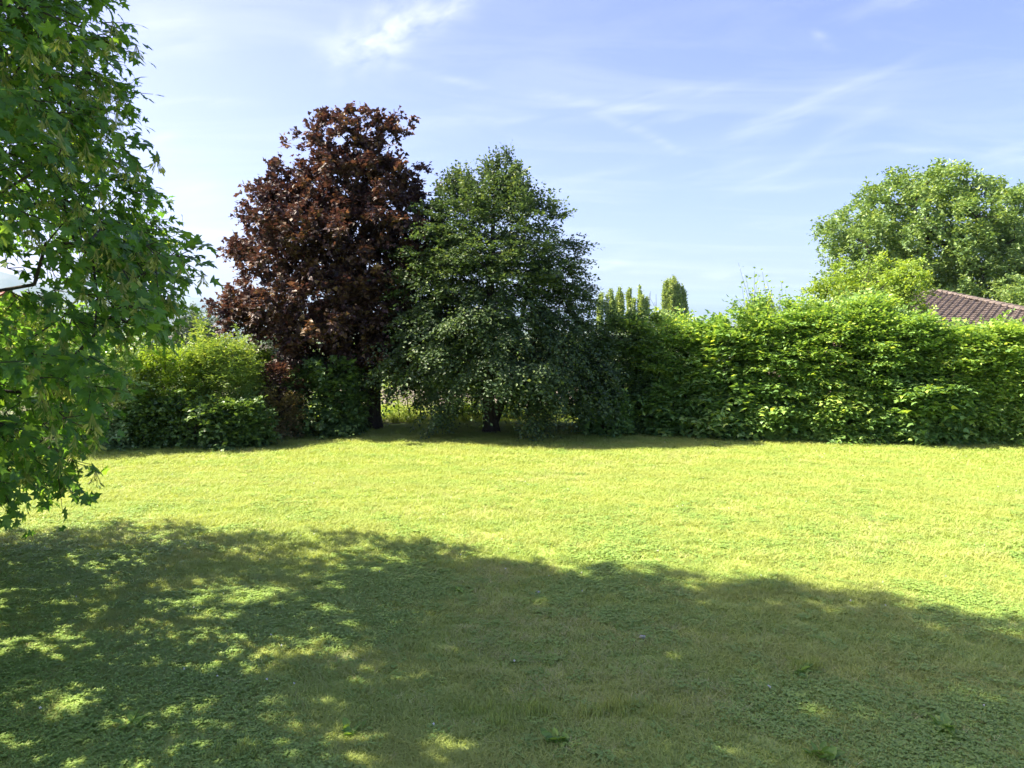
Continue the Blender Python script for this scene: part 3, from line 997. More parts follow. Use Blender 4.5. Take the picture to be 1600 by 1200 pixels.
GL = 'shrubs along the left boundary'
GR = 'shrubs forming the right boundary hedge'
shrub('shrub', 'green broad-leaved shrub behind the low boughs of the near maple', [(712, -20, 130), (640, -40, 150), (580, -30, 150), (545, 0, 120)], 16.4, .8, 'silver', 420, 40, GL, tb=.35)
shrub('shrub', 'pale glossy shrub with whitish leaf highlights right of the near maple', [(705, 120, 225), (640, 110, 240), (600, 120, 240), (560, 140, 225), (543, 160, 205)], 17.0, .8, 'silver', 520, 41, GL, shoots=6, shoot_len=.25, tb=.6, bumps=2)
shrub('shrub', 'fine-leaved yellow-green shrub in the middle of the left hedge', [(700, 215, 315), (640, 205, 325), (590, 208, 320), (557, 215, 312), (541, 235, 300)], 17.5, .8, 'fine', 760, 42, GL, shoots=20, shoot_len=.2)
shrub('shrub', 'bright feathery shrub with upright leafy spires in left hedge', [(695, 300, 395), (640, 292, 402), (595, 298, 402), (562, 310, 390), (545, 318, 372), (532, 325, 360)], 17.9, .8, 'ash', 620, 43, GL, shoots=4, shoot_len=.3, tb=.6, bumps=1)
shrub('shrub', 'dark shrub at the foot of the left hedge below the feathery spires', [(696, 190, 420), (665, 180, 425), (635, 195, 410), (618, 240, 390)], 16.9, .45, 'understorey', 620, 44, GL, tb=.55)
shrub('shrub', 'small sunlit yellow-green shrub behind the purple bush, below the brown roof', [(640, 375, 425), (590, 372, 430), (560, 378, 424), (545, 388, 412)], 19.3, .5, 'yellow', 200, 45, GL, shoots=6, shoot_len=.3)
shrub('shrub', 'purple-leaved bush left of the copper maple trunk', [(630, 415, 468), (600, 410, 475), (578, 418, 468), (565, 430, 455)], 18.6, .5, 'purple', 150, 46, GL, tb=.55)
shrub('shrub', 'buff and russet small-leaved bush under the purple bush', [(684, 408, 470), (655, 402, 475), (625, 405, 470), (610, 415, 455)], 18.2, .45, 'russet', 200, 47, GL)
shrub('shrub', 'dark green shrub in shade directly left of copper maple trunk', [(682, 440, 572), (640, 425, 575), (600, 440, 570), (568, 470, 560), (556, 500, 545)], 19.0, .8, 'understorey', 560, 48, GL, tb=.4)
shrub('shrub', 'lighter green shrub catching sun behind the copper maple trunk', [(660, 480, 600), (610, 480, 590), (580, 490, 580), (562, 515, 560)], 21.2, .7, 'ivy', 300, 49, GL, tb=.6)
shrub('shrub', 'added low dark shrub standing in for deep shade behind the beech trunk', [(656, 705, 960), (642, 695, 965), (622, 715, 945)], 22.8, .5, 'understorey', 330, 50, GL, tb=.4)  # added to stand in for the deep shade under the beech
# right boundary
shrub('shrub', 'dark layered hornbeam in the beech shade, corner of the right hedge', [(672, 905, 1010), (620, 900, 1040), (570, 905, 1040), (540, 915, 1030), (515, 935, 1005)], 20.0, 1.0, 'dark', 760, 60, GR, shoots=10, shoot_len=.35)  # beech shade put into this hornbeam's colour by a darker leaf
shrub('shrub', 'hornbeam with bright top between the shaded corner and poplars skyline', [(674, 990, 1110), (620, 980, 1120), (565, 985, 1115), (530, 985, 1110), (508, 1000, 1085)], 19.8, 1.0, 'hornbeam', 820, 61, GR, shoots=24, shoot_len=.4)
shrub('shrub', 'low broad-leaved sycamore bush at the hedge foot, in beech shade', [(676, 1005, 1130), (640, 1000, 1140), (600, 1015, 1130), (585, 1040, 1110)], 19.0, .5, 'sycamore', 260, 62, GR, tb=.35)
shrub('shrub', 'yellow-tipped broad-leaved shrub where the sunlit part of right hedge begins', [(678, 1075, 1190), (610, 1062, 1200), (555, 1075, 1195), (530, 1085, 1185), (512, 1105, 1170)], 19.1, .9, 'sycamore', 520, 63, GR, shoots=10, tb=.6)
shrub('shrub', 'tall hornbeam with thin bare-looking shoots rising against the sky', [(680, 1150, 1275), (610, 1140, 1290), (550, 1145, 1285), (515, 1150, 1280), (490, 1165, 1262)], 18.9, .9, 'hornbeam', 860, 64, GR, shoots=34, shoot_len=.65, tb=.5)
shrub('shrub', 'sunlit hornbeam left of the tiled roof with layered leafy sprays', [(683, 1240, 1365), (610, 1230, 1380), (550, 1235, 1378), (508, 1245, 1370), (480, 1268, 1345)], 18.5, .9, 'hornbeam', 900, 65, GR, shoots=26, shoot_len=.4, tb=.55)
shrub('shrub', 'grey-green hornbeam just below the tiled roof left end', [(685, 1335, 1455), (610, 1325, 1470), (550, 1330, 1468), (515, 1340, 1455), (488, 1350, 1420)], 18.3, .9, 'hornbeam', 900, 66, GR, shoots=8, shoot_len=.25, tb=.4, bumps=0)
shrub('shrub', 'bright green hornbeam in front of the tiled roof', [(688, 1430, 1545), (620, 1420, 1560), (560, 1425, 1555), (528, 1435, 1550), (508, 1455, 1535)], 18.1, .9, 'hornbeam', 800, 67, GR, shoots=12, shoot_len=.2, tb=.6, bumps=0)
shrub('shrub', 'bright green hornbeam at the right edge of the picture', [(692, 1520, 1660), (620, 1510, 1680), (560, 1515, 1670), (522, 1530, 1650), (504, 1555, 1640)], 17.9, .9, 'hornbeam', 860, 68, GR, shoots=12, shoot_len=.2, tb=.55, bumps=0)
shrub('shrub', 'broad-leaved sycamore bush at hedge foot under the tall thin shoots', [(682, 1110, 1240), (645, 1105, 1250), (610, 1120, 1240), (590, 1150, 1210)], 18.4, .5, 'sycamore', 280, 69, GR, tb=.5)
shrub('shrub', 'small pale sprawling bush reaching out onto the lawn from right hedge', [(690, 1295, 1355), (668, 1290, 1362), (654, 1300, 1350), (645, 1310, 1340)], 17.75, .3, 'sycamore', 70, 70, GR, tb=.7, size=.09)
shrub('shrub', 'broad-leaved bush at the hedge foot below the roof', [(690, 1370, 1520), (650, 1365, 1530), (612, 1380, 1520), (590, 1410, 1490)], 17.5, .45, 'sycamore', 300, 71, GR, tb=.5)
shrub('shrub', 'dark green ivy-covered bush right of the beech curtain, hedge corner', [(676, 905, 985), (640, 900, 990), (605, 910, 980)], 18.9, .5, 'ivy', 190, 72, GR, tb=.3)
shrub('shrub', 'hornbeam beyond the right edge of the picture', [(694, 1640, 1780), (620, 1630, 1790), (560, 1635, 1785), (510, 1650, 1770)], 17.5, .9, 'hornbeam', 600, 73, GR, tb=.5)

# thin saplings seen against the light under the beech
rng = np.random.default_rng(80)
for q, (sx_, lab) in enumerate([(606, 'thin sapling just right of the copper maple trunk'), (622, 'second thin sapling right of the copper maple trunk'), (640, 'leafy sapling between the two tree trunks, sunlit'),
                                (658, 'slim sapling midway between the two trunks'), (676, 'sapling behind the hanging beech curtain'), (720, 'sapling left of the beech trunk'), (738, 'small sapling next to the beech trunk'), (800, 'sapling seen through the fork right of beech trunk')]):
    Ys = 22.2 + rng.normal(0, .4)
    b0 = at(sx_, 640, Ys); b0[2] = float(land_z(b0[0:1], b0[1:2])[0]) - .04
    root = empty('sapling', b0, lab, 'sapling', 'saplings under the beech')
    h = rng.uniform(1.7, 2.4)
    pts = [b0 + np.array([rng.normal(0, .05), rng.normal(0, .05), h * f]) for f in np.linspace(0, 1, 6)]
    pts = np.array(pts)
    a, b = tubes(pts[:-1], pts[1:], np.linspace(.022, .008, 5), np.linspace(.019, .005, 5), 6)
    mobj('stem', tri_mesh('stem', a, b, M['twig'], smooth=True), root)
    n = 130
    O = b0 + np.stack([rng.normal(0, .17, n), rng.normal(0, .14, n), rng.uniform(.1, h, n)], 1)
    Dd = nrm(rng.normal(0, 1, (n, 3)) * np.array([1, 1, .35]))
    v1, f1, t1 = stamp(OVAL, *sprays(O, Dd, np.full(n, .3), 7, .075, rng, np.full(n, .6), .2))
    mobj('foliage', tri_mesh('foliage', v1, f1, M['yellowish'], t1), root)


# ---- big trees and poplars behind
def back_tree(name, label, rows, Y, ratio, trunk, kind, spec, seed, lump=1.2, nl=260, group=None, bark='bark_dark', rtip=.03, rtrunk=.4, drop=.15, upright=False, extra=(), up=.5):
    rng = np.random.default_rng(seed)
    env = Env(rows, Y, ratio)
    tm, size, nsub, ns, nleaf, L, rise, sub, tb = spec
    lum = spread_points(env.sample(nl * 4, rng, lump * .35, .42), lump * .8)
    lum = lum[rng.random(len(lum)) > drop]
    if len(extra):
        lum = np.concatenate([lum, np.array([at(x, y, Y + rng.normal(0, lump * .5)) for x, y in extra])])
    if upright:
        # separate plumes of near-vertical shoots
        lum = []
        wmid = float(env.half(np.array(env.zs[0] * .5 + env.zs[-1] * .5))[1])
        for q in range(max(4, int(wmid * 7))):
            u_, v_ = rng.uniform(-.85, .85), rng.uniform(-.7, .7)
            top_ = env.zs[0] + (env.zs[-1] - env.zs[0]) * (1 - .30 * abs(u_) ** 1.5 - .1 * abs(v_)) * rng.uniform(.70, 1.03)
            for zq in np.arange(env.zs[0], top_, .55):
                c_, h_ = env.half(np.array(zq))
                k_ = .35 + .65 * (1 - (zq - env.zs[0]) / (env.zs[-1] - env.zs[0]))
                lum.append((c_ + u_ * h_ + rng.normal(0, .08), Y + v_ * h_ * ratio, zq, k_))
        lum = np.array(lum)
        cl = np.concatenate([l[:3] + rng.normal(0, .17 * l[3], (nsub, 3)) for l in lum])
        lum = lum[:, :3]
    else:
        cl = np.concatenate([l + rng.normal(0, sub, (nsub, 3)) * np.array([1, 1, .7]) for l in lum])
    b0 = at(trunk[0][0], trunk[0][1], Y)
    b0[2] = float(land_z(b0[0:1], b0[1:2])[0]) - .1
    root = empty(name, b0, label, 'tree', group)
    c = np.array([b0[0], Y, .5 * (env.zs[0] + env.zs[-1])])
    if upright:
        cen = cl - np.array([0, 0, 3.0])
        Pp, _ = foliage(cl, np.array([b0[0], Y, env.zs[0] - 6.0]), rng, tm, size, ns, nleaf, L, .3, 1.0, .25, 0, tbase=tb, jit=.45)
    else:
        Pp, _ = foliage(cl, c, rng, tm, size, ns, nleaf, L, .7, rise, .6, .15, tbase=tb, jit=.45)
    mobj('crown', tri_mesh('crown', Pp[0], Pp[1], M[kind], Pp[2]), root)
    tp = [b0] + [at(x, y, Y) for x, y in trunk[1:]]
    wood(root, tp, lum[rng.permutation(len(lum))[:220]], rng, M[bark], rtip, rtrunk, up, lump * .8, .10)
    return root


OAKROWS = [(505, 1330, 1640), (470, 1292, 1650), (430, 1296, 1650), (395, 1290, 1640), (370, 1288, 1622), (345, 1284, 1605), (325, 1322, 1595), (300, 1345, 1560), (285, 1385, 1530), (268, 1440, 1495)]
back_tree('oak_tree', 'broad spreading green oak rising behind the tiled roof', OAKROWS, 60.0, .8, [(1452, 540), (1450, 470), (1455, 420), (1447, 360), (1450, 310)],
          'oak', (DIAMOND, .29, 6, 6, 6, .80, .25, .45, .5), 90, 1.30, 480, rtip=.035, rtrunk=.5, drop=.22,
          extra=[(1395, 290), (1405, 283), (1365, 300), (1298, 355), (1300, 395), (1488, 275), (1470, 272), (1520, 300)])
back_tree('oak_tree', 'second oak cut off by the right edge of the picture', [(500, 1575, 1760), (440, 1580, 1780), (380, 1578, 1780), (330, 1580, 1770), (300, 1570, 1730), (280, 1585, 1680)], 66.0, .8,
          [(1660, 540), (1660, 450), (1655, 350)], 'oak', (DIAMOND, .31, 4, 6, 6, .9, .25, .55, .4), 91, 1.4, 260, rtip=.035, rtrunk=.45, drop=.1)
back_tree('cedar_tree', 'dark conifer in shade between oak trunk and tiled roof', [(520, 1430, 1560), (470, 1440, 1560), (430, 1450, 1550), (400, 1470, 1530)], 66.0, .7,
          [(1500, 540), (1500, 470), (1500, 410)], 'conifer', (NARROW, .28, 4, 6, 8, .9, -.1, .5, .4), 92, 1.3, 130)
back_tree('ash_tree', 'rounded pale green tree beside the roof at the right edge', [(520, 1545, 1660), (480, 1550, 1660), (450, 1562, 1650), (432, 1590, 1640)], 50.0, .8,
          [(1605, 540), (1605, 480), (1605, 450)], 'oak', (OVAL, .2, 4, 6, 7, .6, .3, .35, .6), 93, .9, 150, rtip=.02, rtrunk=.2)
back_tree('lime_tree', 'bright yellow-green young tree in front of the oak, left of roof', [(520, 1250, 1440), (480, 1262, 1446), (455, 1275, 1448), (435, 1290, 1445), (420, 1310, 1440)], 30.0, .7,
          [(1350, 540), (1350, 490), (1350, 440)], 'yellowish', (OVAL, .12, 5, 6, 8, .42, .45, .25, .55), 94, .7, 220, rtip=.014, rtrunk=.12, drop=.2, extra=[(1325, 425), (1360, 418), (1415, 420), (1430, 430), (1290, 442), (1270, 455)])
GP = 'poplars on the skyline'
PS = (DIAMOND, .38, 3, 4, 5, .95, 1.0, .40, .5)
POPS = [('broad leftmost poplar of the skyline row, next to the beech', [(520, 934, 964), (490, 934, 964), (465, 937, 963), (452, 942, 960), (446, 944, 952)], 950, 160, 100, .8, 110),
        ('narrow poplar touching the leftmost one', [(520, 962, 976), (480, 962, 976), (455, 964, 973), (448, 966, 969)], 968, 163, 101, .8, 60),
        ('slender sparse poplar left in the middle pair', [(520, 978, 988), (480, 978, 988), (455, 978, 986), (445, 980, 983)], 982, 168, 102, .8, 46),
        ('sparse wider poplar right in the middle pair', [(520, 988, 1013), (480, 988, 1013), (458, 990, 1012), (446, 994, 1008)], 1000, 166, 103, .85, 70),
        ('tallest and widest poplar, on its own right of the row', [(520, 1030, 1076), (490, 1030, 1076), (465, 1031, 1072), (445, 1034, 1066), (432, 1044, 1056), (428, 1047, 1051)], 1051, 155, 104, .8, 190)]
for lab, rows, tx, Yp, sd, ra, nn in POPS:
    back_tree('poplar_tree', lab, rows, Yp, ra, [(tx, 560), (tx, 510), (tx, (rows[-1][0] + 520) / 2), (tx, rows[-1][0] + 8)], 'poplar', PS, sd, .85, int(nn * 1.4), GP, 'bark_grey', .03, .28, .05, True)
# bare young poplar tops
rng = np.random.default_rng(105)
for q, tx in enumerate((1017, 1024)):
    Yp = 160.0
    b0 = at(tx, 560, Yp); b0[2] = float(land_z(b0[0:1], b0[1:2])[0])
    root = empty('bare_sapling', b0, ('left' if q == 0 else 'right') + ' one of two thin bare poplar tops beside the tallest poplar', 'tree', 'bare tops')
    top = at(tx, 455 + 4 * q, Yp)
    pts = np.linspace(b0, top, 8) + rng.normal(0, .12, (8, 3))
    a, b = tubes(pts[:-1], pts[1:], np.linspace(.16, .05, 7), np.linspace(.14, .03, 7), 5)
    mobj('stem', tri_mesh('stem', a, b, M['bark_grey'], smooth=True), root)
    n = 9
    st = pts[rng.integers(3, 7, n)]
    en = st + np.stack([rng.normal(0, .5, n), rng.normal(0, .5, n), rng.uniform(1.5, 3.5, n)], 1)
    for k in range(n):
        a, b = tubes(st[k:k + 1], en[k:k + 1], np.array([.05]), np.array([.02]), 4)
        mobj('limb', tri_mesh('limb', a, b, M['bark_grey']), root)

# left background: grey-green conifer, small pine, far trees
back_tree('cypress_tree', 'grey-green conical conifer beyond the left hedge, before the hazy mountains', [(545, 276, 338), (525, 275, 338), (508, 279, 335), (498, 288, 328), (488, 298, 318), (482, 304, 311)], 62.0, .85,
          [(306, 560), (306, 520), (306, 490)], 'conifer', (NARROW, .22, 4, 6, 8, .6, .5, .28, .6), 110, .62, 170, rtip=.02, rtrunk=.18, drop=.12)
back_tree('pine_tree', 'small dark pine half hidden behind the purple bush and low copper branches', [(575, 404, 450), (550, 405, 450), (535, 412, 446), (522, 422, 440)], 40.0, .85,
          [(428, 590), (428, 550), (428, 528)], 'conifer', (NARROW, .16, 4, 6, 8, .4, .5, .2, .4), 111, .45, 110, rtip=.014, rtrunk=.1, drop=.1)
back_tree('ash_tree', 'green garden tree behind the near maple low bough', [(570, 60, 175), (530, 62, 172), (508, 75, 165), (490, 95, 150)], 34.0, .8,
          [(118, 600), (118, 550), (118, 510)], 'ash', (NARROW, .15, 4, 6, 10, .5, .3, .25, .5), 112, .6, 150, rtip=.014, rtrunk=.12, drop=.15)
back_tree('ash_tree', 'bright green garden tree at the left edge behind the near maple', [(590, -70, 75), (540, -75, 75), (500, -60, 65), (470, -40, 30)], 30.0, .8,
          [(0, 620), (0, 560), (0, 500)], 'yellowish', (OVAL, .12, 5, 6, 8, .42, .35, .25, .4), 113, .6, 170, rtip=.014, rtrunk=.12, drop=.15)

# far wood: a band of tree crowns on the valley floor that reads as one mass
rng = np.random.default_rng(120)
PP = []
for (Yf, n, sp_) in ((230, 420, .30), (420, 700, .5), (900, 900, .6), (1700, 900, .7), (3200, 700, .7)):
    a = rng.uniform(-.95, .95, n)
    yy = Yf * rng.uniform(.85, 1.25, n)
    xx = a * yy
    ok = ~((yy < 330) & (xx > -20) & (xx < 60))
    xx, yy = xx[ok], yy[ok]
    ok = value_noise(xx + 9000, yy, 8, Yf * .12) > .42
    xx, yy = xx[ok], yy[ok]
    zz = land_z(xx, yy)
    hgt = rng.uniform(5, 10, len(xx)) * (1 if Yf > 300 else .75)
    for x, y, z_, h in zip(xx, yy, zz, hgt):
        kq = 26 if Yf < 500 else 9
        q = rng.normal(0, 1, (kq, 3)); q = nrm(q) * rng.random((kq, 1)) ** .3
        PP.append(np.concatenate([np.array([x, y, z_ + h * .55]) + q * np.array([h * .42, h * .42, h * .5]), np.full((kq, 1), h * (.30 if kq > 10 else .5))], 1))
PP = np.concatenate(PP)
n = len(PP)
v1, f1, t1 = stamp(DIAMOND, PP[:, :3], nrm(rng.normal(0, 1, (n, 3))), nrm(rng.normal(0, .6, (n, 3)) + Z), PP[:, 3], np.clip(rng.normal(.45, .2, n), 0, 1))
mobj('far_wood', tri_mesh('far_wood', v1, f1, M['oak'], t1), label='hazy band of trees and hedgerows across the valley floor', category='woodland', kind='stuff')


# ------------------------------------------------------------------ buildings
def box_mesh(name, x0, x1, y0, y1, z0, z1, mat):
    v = [(x, y, z) for z in (z0, z1) for y in (y0, y1) for x in (x0, x1)]
    f = [(0, 2, 3, 1), (4, 5, 7, 6), (0, 1, 5, 4), (2, 6, 7, 3), (0, 4, 6, 2), (1, 3, 7, 5)]
    return tri_mesh(name, v, f, mat)


M['wall'] = mat_plain('stained_timber_boarding', [(.3, (.13, .10, .075)), (.7, (.17, .13, .10))], 2.0, 0.9, .1)
M['brick'] = mat_plain('red_brick', [(.3, (.22, .075, .05)), (.7, (.34, .13, .09))], 5.0, 0.9, .2)
M['tile'] = mat_plain('weathered_clay_tile', [(.25, (.055, .044, .038)), (.5, (.105, .084, .073)), (.75, (.17, .138, .122))], 2.4, 0.85, .15)
M['tile_red'] = mat_plain('red_clay_tile', [(.25, (.17, .07, .05)), (.75, (.30, .13, .10))], 2.0, 0.85, .15)
M['shed'] = mat_plain('pale_metal_cladding', [(.3, (.50, .52, .54)), (.7, (.62, .63, .64))], .2, 0.6, 0)
M['glass'] = mat_plain('window_glass', [(.3, (.03, .035, .04)), (.7, (.05, .055, .06))], 1.0, 0.08, 0)


def pantile(wd, ln):
    """one S-shaped roof tile with a thick lower edge: x across, y up the slope"""
    prof = [(-.5, .0), (-.3, -.022), (-.05, .0), (.15, .055), (.35, .066), (.5, .012)]
    v, f = [], []
    for (y, lift) in ((0, .050), (ln, .0)):
        for x, z_ in prof:
            v.append((x * wd, y, z_ + lift))
    for x, z_ in prof:
        v.append((x * wd, .004, z_ - .008))
    n = len(prof)
    for i in range(n - 1):
        f.append((i, i + 1, n + i + 1, n + i))
        f.append((2 * n + i, 2 * n + i + 1, i + 1, i))
    return np.array(v), np.array(f)


def cap_tile(ln, r=.15):
    v, f = [], []
    n = 6
    for y, k in ((0, 1.0), (ln * 1.12, .82)):
        for i in range(n):
            a = math.pi * i / (n - 1)
            v.append((math.cos(a) * r * k, y, math.sin(a) * r * k * .75))
    for i in range(n):
        a = math.pi * i / (n - 1)
        v.append((math.cos(a) * r * .8, .004, math.sin(a) * r * .55))
    for i in range(n - 1):
        f.append((i, i + 1, n + i + 1, n + i)); f.append((2 * n + i, 2 * n + i + 1, i + 1, i))
    return np.array(v), np.array(f)


# house with the tiled hipped roof behind the right hedge
rng = np.random.default_rng(130)
apex = at(1463, 455, 40.0)
HW, HH = 8.2, 2.15
yaw = -math.atan2(apex[0], apex[1]) - math.radians(12)
gz = float(land_z(apex[0:1], apex[1:2])[0])
house = empty('house', (apex[0], apex[1], gz), 'house with weathered brown hipped tile roof showing above the right hedge', 'house', rz=yaw)
eave = apex[2] - gz - HH
wallo = mobj('wall', box_mesh('wall', -HW + .6, HW - .6, -HW + .6, HW - .6, -.3, eave - .02, M['wall']), house, False)
for wx in (-4.2, -1.4, 1.4, 4.2):
    wn = mobj('window', box_mesh('window', wx - .6, wx + .6, -HW + .53, -HW + .60, .9, 2.0, M['glass']), house, False)
    fr = box_mesh('frame', wx - .68, wx + .68, -HW + .555, -HW + .597, .82, 2.08, M['shed'])
    mobj('frame', fr, wn, False)
pitch = math.atan2(HH, HW)
roof = mobj('roof', tri_mesh('roof', [(-HW, -HW, eave), (HW, -HW, eave), (HW, HW, eave), (-HW, HW, eave), (0, 0, eave + HH), (-HW, -HW, eave - .12), (HW, -HW, eave - .12), (HW, HW, eave - .12), (-HW, HW, eave - .12)],
             [(0, 1, 4), (1, 2, 4), (2, 3, 4), (3, 0, 4), (5, 6, 1), (5, 1, 0), (6, 7, 2), (6, 2, 1), (7, 8, 3), (7, 3, 2), (8, 5, 0), (8, 0, 3), (5, 7, 6), (5, 8, 7)], M['tile']), house, False)
TW, TL = .30, .36
pv, pf = pantile(TW, TL * 1.22)
tile_me = [tri_mesh('tile', pv, pf, M['tile']) for _ in range(1)]
slope_len = math.hypot(HW, HH)
cand = []
for face in range(4):
    Rz = Matrix.Rotation(face * math.pi / 2, 4, 'Z')
    for r_ in range(int(slope_len / TL)):
        s = r_ * TL                      # distance up the slope of the tile's lower edge
        halfw = HW * (1 - (s + TL * .6) / slope_len)
        off = 0
        k = int(halfw / TW)
        for c in range(-k, k + 1):
            xq = c * TW + off
            if abs(xq) > halfw:
                continue
            loc = Vector((xq, -HW + s * math.cos(pitch), eave + s * math.sin(pitch) + .012))
            cand.append((face, r_, Rz @ (Matrix.Translation(loc) @ Matrix.Rotation(pitch + rng.normal(0, .008), 4, 'X') @ Matrix.Rotation(rng.normal(0, .02), 4, 'Z'))))
def seen(c):
    p_ = Matrix.Translation((apex[0], apex[1], gz)) @ Matrix.Rotation(yaw, 4, 'Z') @ c[2]
    q = np.array(p_.translation) - np.array([0, 0, EYE])
    pxx = 800 + F * q[0] / q[1]
    pyy = HORIZON - F * q[2] / q[1]
    lim = np.interp(pxx, [1400, 1440, 1480, 1520, 1600], [480, 490, 512, 512, 505])
    return c[0] == 0 and pyy < lim and pxx < 1640
vis = [c for c in cand if seen(c)]
vis = sorted(vis, key=lambda c: -c[1])[:300]
visid = set(id(c) for c in vis)
for c in vis:
    o = bpy.data.objects.new('tile', tile_me[0])
    COL.objects.link(o)
    o.parent = roof
    o.matrix_basis = c[2]
VV, FF, off = [], [], 0
for c in cand:
    if id(c) in visid or c[0] in (2,):
        continue
    mm = np.array(c[2])
    VV.append(pv @ mm[:3, :3].T + mm[:3, 3]); FF.append(pf + off); off += len(pv)
mobj('tiles', tri_mesh('tiles', np.concatenate(VV), np.concatenate(FF), M['tile']), roof, False, kind='stuff')
cv_, cf_ = cap_tile(.40)
cap_me = tri_mesh('ridge_tile', cv_, cf_, M['tile'])
hl = math.sqrt(2 * HW * HW + HH * HH)
hp = math.atan2(HH, math.sqrt(2) * HW)
for k in range(4):
    ang = math.pi / 4 + k * math.pi / 2
    for q in range(int(hl / .40)):
        if k in (0, 3) and q < 8 and k == 0:
            continue
        s = q * .40
        c_, s_ = math.cos(ang), math.sin(ang)
        d = (hl - s) * math.cos(hp)
        loc = Vector((c_ * d, s_ * d, eave + s * math.sin(hp) + .03))
        o = bpy.data.objects.new('ridge_tile', cap_me)
        COL.objects.link(o)
        o.parent = roof
        o.matrix_basis = Matrix.Translation(loc) @ Matrix.Rotation(ang + math.pi / 2, 4, 'Z') @ Matrix.Rotation(hp + rng.normal(0, .012), 4, 'X')


def gable_house(name, label, ridge_a, ridge_b, half, drop, wall_h, wallm, tilem, chimney=False, group=None):
    """a gabled house from its ridge ends; courses of tiles as joined strips"""
    a, b = np.array(ridge_a), np.array(ridge_b)
    mid = (a + b) / 2
    gz = float(land_z(mid[0:1], mid[1:2])[0])
    L = np.linalg.norm((b - a)[:2]) / 2
    rz = math.atan2(b[1] - a[1], b[0] - a[0])
    h = empty(name, (mid[0], mid[1], gz), label, 'house', group, rz)
    zr = mid[2] - gz
    ze = zr - drop
    zb = -1.0
    v = [(-L + .3, -half + .4, zb), (L - .3, -half + .4, zb), (L - .3, half - .4, zb), (-L + .3, half - .4, zb)]
    zt = ze + drop * .4 / half - .05
    v += [(x, y, zt) for x, y, _ in v] + [(-L + .3, 0, zr - .06), (L - .3, 0, zr - .06)]
    f = [(0, 1, 5), (0, 5, 4), (2, 3, 7), (2, 7, 6), (1, 2, 6), (1, 6, 5), (5, 6, 9), (3, 0, 4), (3, 4, 7), (7, 4, 8)]
    mobj('wall', tri_mesh('wall', v, f, wallm), h, False)
    for wx in np.arange(-L + 1.5, L - 1.2, 2.4):
        mobj('window', box_mesh('window', wx - .5, wx + .5, -half + .36, -half + .42, ze - 1.9, ze - .7, M['glass']), h, False)
    VV, FF = [], []
    n = max(4, int(math.hypot(half, drop) / .34))
    for sgn in (-1, 1):
        for q in range(n):
            t0, t1 = q / n, (q + 1) / n
            y0, z0 = sgn * half * t0, zr - drop * t0
            y1, z1 = sgn * half * t1, zr - drop * t1
            k = len(VV)
            VV += [(-L, y0, z0), (L, y0, z0), (-L, y1, z1 + .035), (L, y1, z1 + .035), (-L, y1, z1 - .03), (L, y1, z1 - .03)]
            FF += [(k, k + 1, k + 3), (k, k + 3, k + 2), (k + 2, k + 3, k + 5), (k + 2, k + 5, k + 4)]
    rf = mobj('roof', tri_mesh('roof', VV, FF, tilem), h, False)
    for q in range(int(2 * L / .4)):
        o = bpy.data.objects.new('ridge_tile', cap_me2[tilem.name])
        COL.objects.link(o); o.parent = rf
        o.matrix_basis = Matrix.Translation((-L + q * .4, 0, zr - .03)) @ Matrix.Rotation(-math.pi / 2, 4, 'Z')
    if chimney:
        mobj('chimney', box_mesh('chimney', L * .3, L * .3 + .6, .5, 1.1, zr - 1, zr + .8, M['brick']), rf, False)
    return h


cap_me2 = {M['tile'].name: cap_me, M['tile_red'].name: tri_mesh('ridge_tile', cv_, cf_, M['tile_red'])}
gable_house('garage', 'low tiled roof ridge peeping through foliage left of the big roof', at(1262, 493, 33), at(1320, 485, 33.5), 2.2, .8, 2.2, M['wall'], M['tile'])
gable_house('house', 'low grey-brown roof left of the copper maple, beyond the hedge', at(372, 537, 56), at(452, 539, 58), 4.2, 1.7, 2.6, M['wall'], M['tile'])
gable_house('house', 'house with red tiled roof behind the near maple boughs at left edge', at(-60, 452, 46), at(14, 456, 44), 4.0, 2.6, 3, M['brick'], M['tile_red'])
# far buildings in the valley
for q, (xa, xb, py_, Yf, lab) in enumerate([(258, 276, 527, 700, 'long pale hall far off in the valley, left of the conical conifer'), (350, 372, 524, 900, 'flat pale hall far off in the valley, right of the conical conifer'),
                                            (236, 250, 522, 1200, 'small pale building far off beside the long hall')]):
    a, b = at(xa, py_, Yf), at(xb, py_, Yf)
    gz = float(land_z(a[0:1], a[1:2])[0])
    h = empty('warehouse', ((a[0] + b[0]) / 2, Yf, gz), lab, 'building', 'far halls in the valley')
    hw = (b[0] - a[0]) / 2
    top = max(a[2] - gz, 4.0)
    mobj('wall', box_mesh('wall', -hw, hw, 0, 18, -1, top, M['shed']), h, False)
    mobj('roof', tri_mesh('roof', [(-hw - .5, -.5, top + .01), (hw + .5, -.5, top + .01), (hw + .5, 18.5, top + .01), (-hw - .5, 18.5, top + .01), (-hw - .5, 9, top + 2), (hw + .5, 9, top + 2)],
          [(0, 1, 5), (0, 5, 4), (4, 5, 2), (4, 2, 3), (0, 4, 3), (1, 2, 5)], M['tile']), h, False)

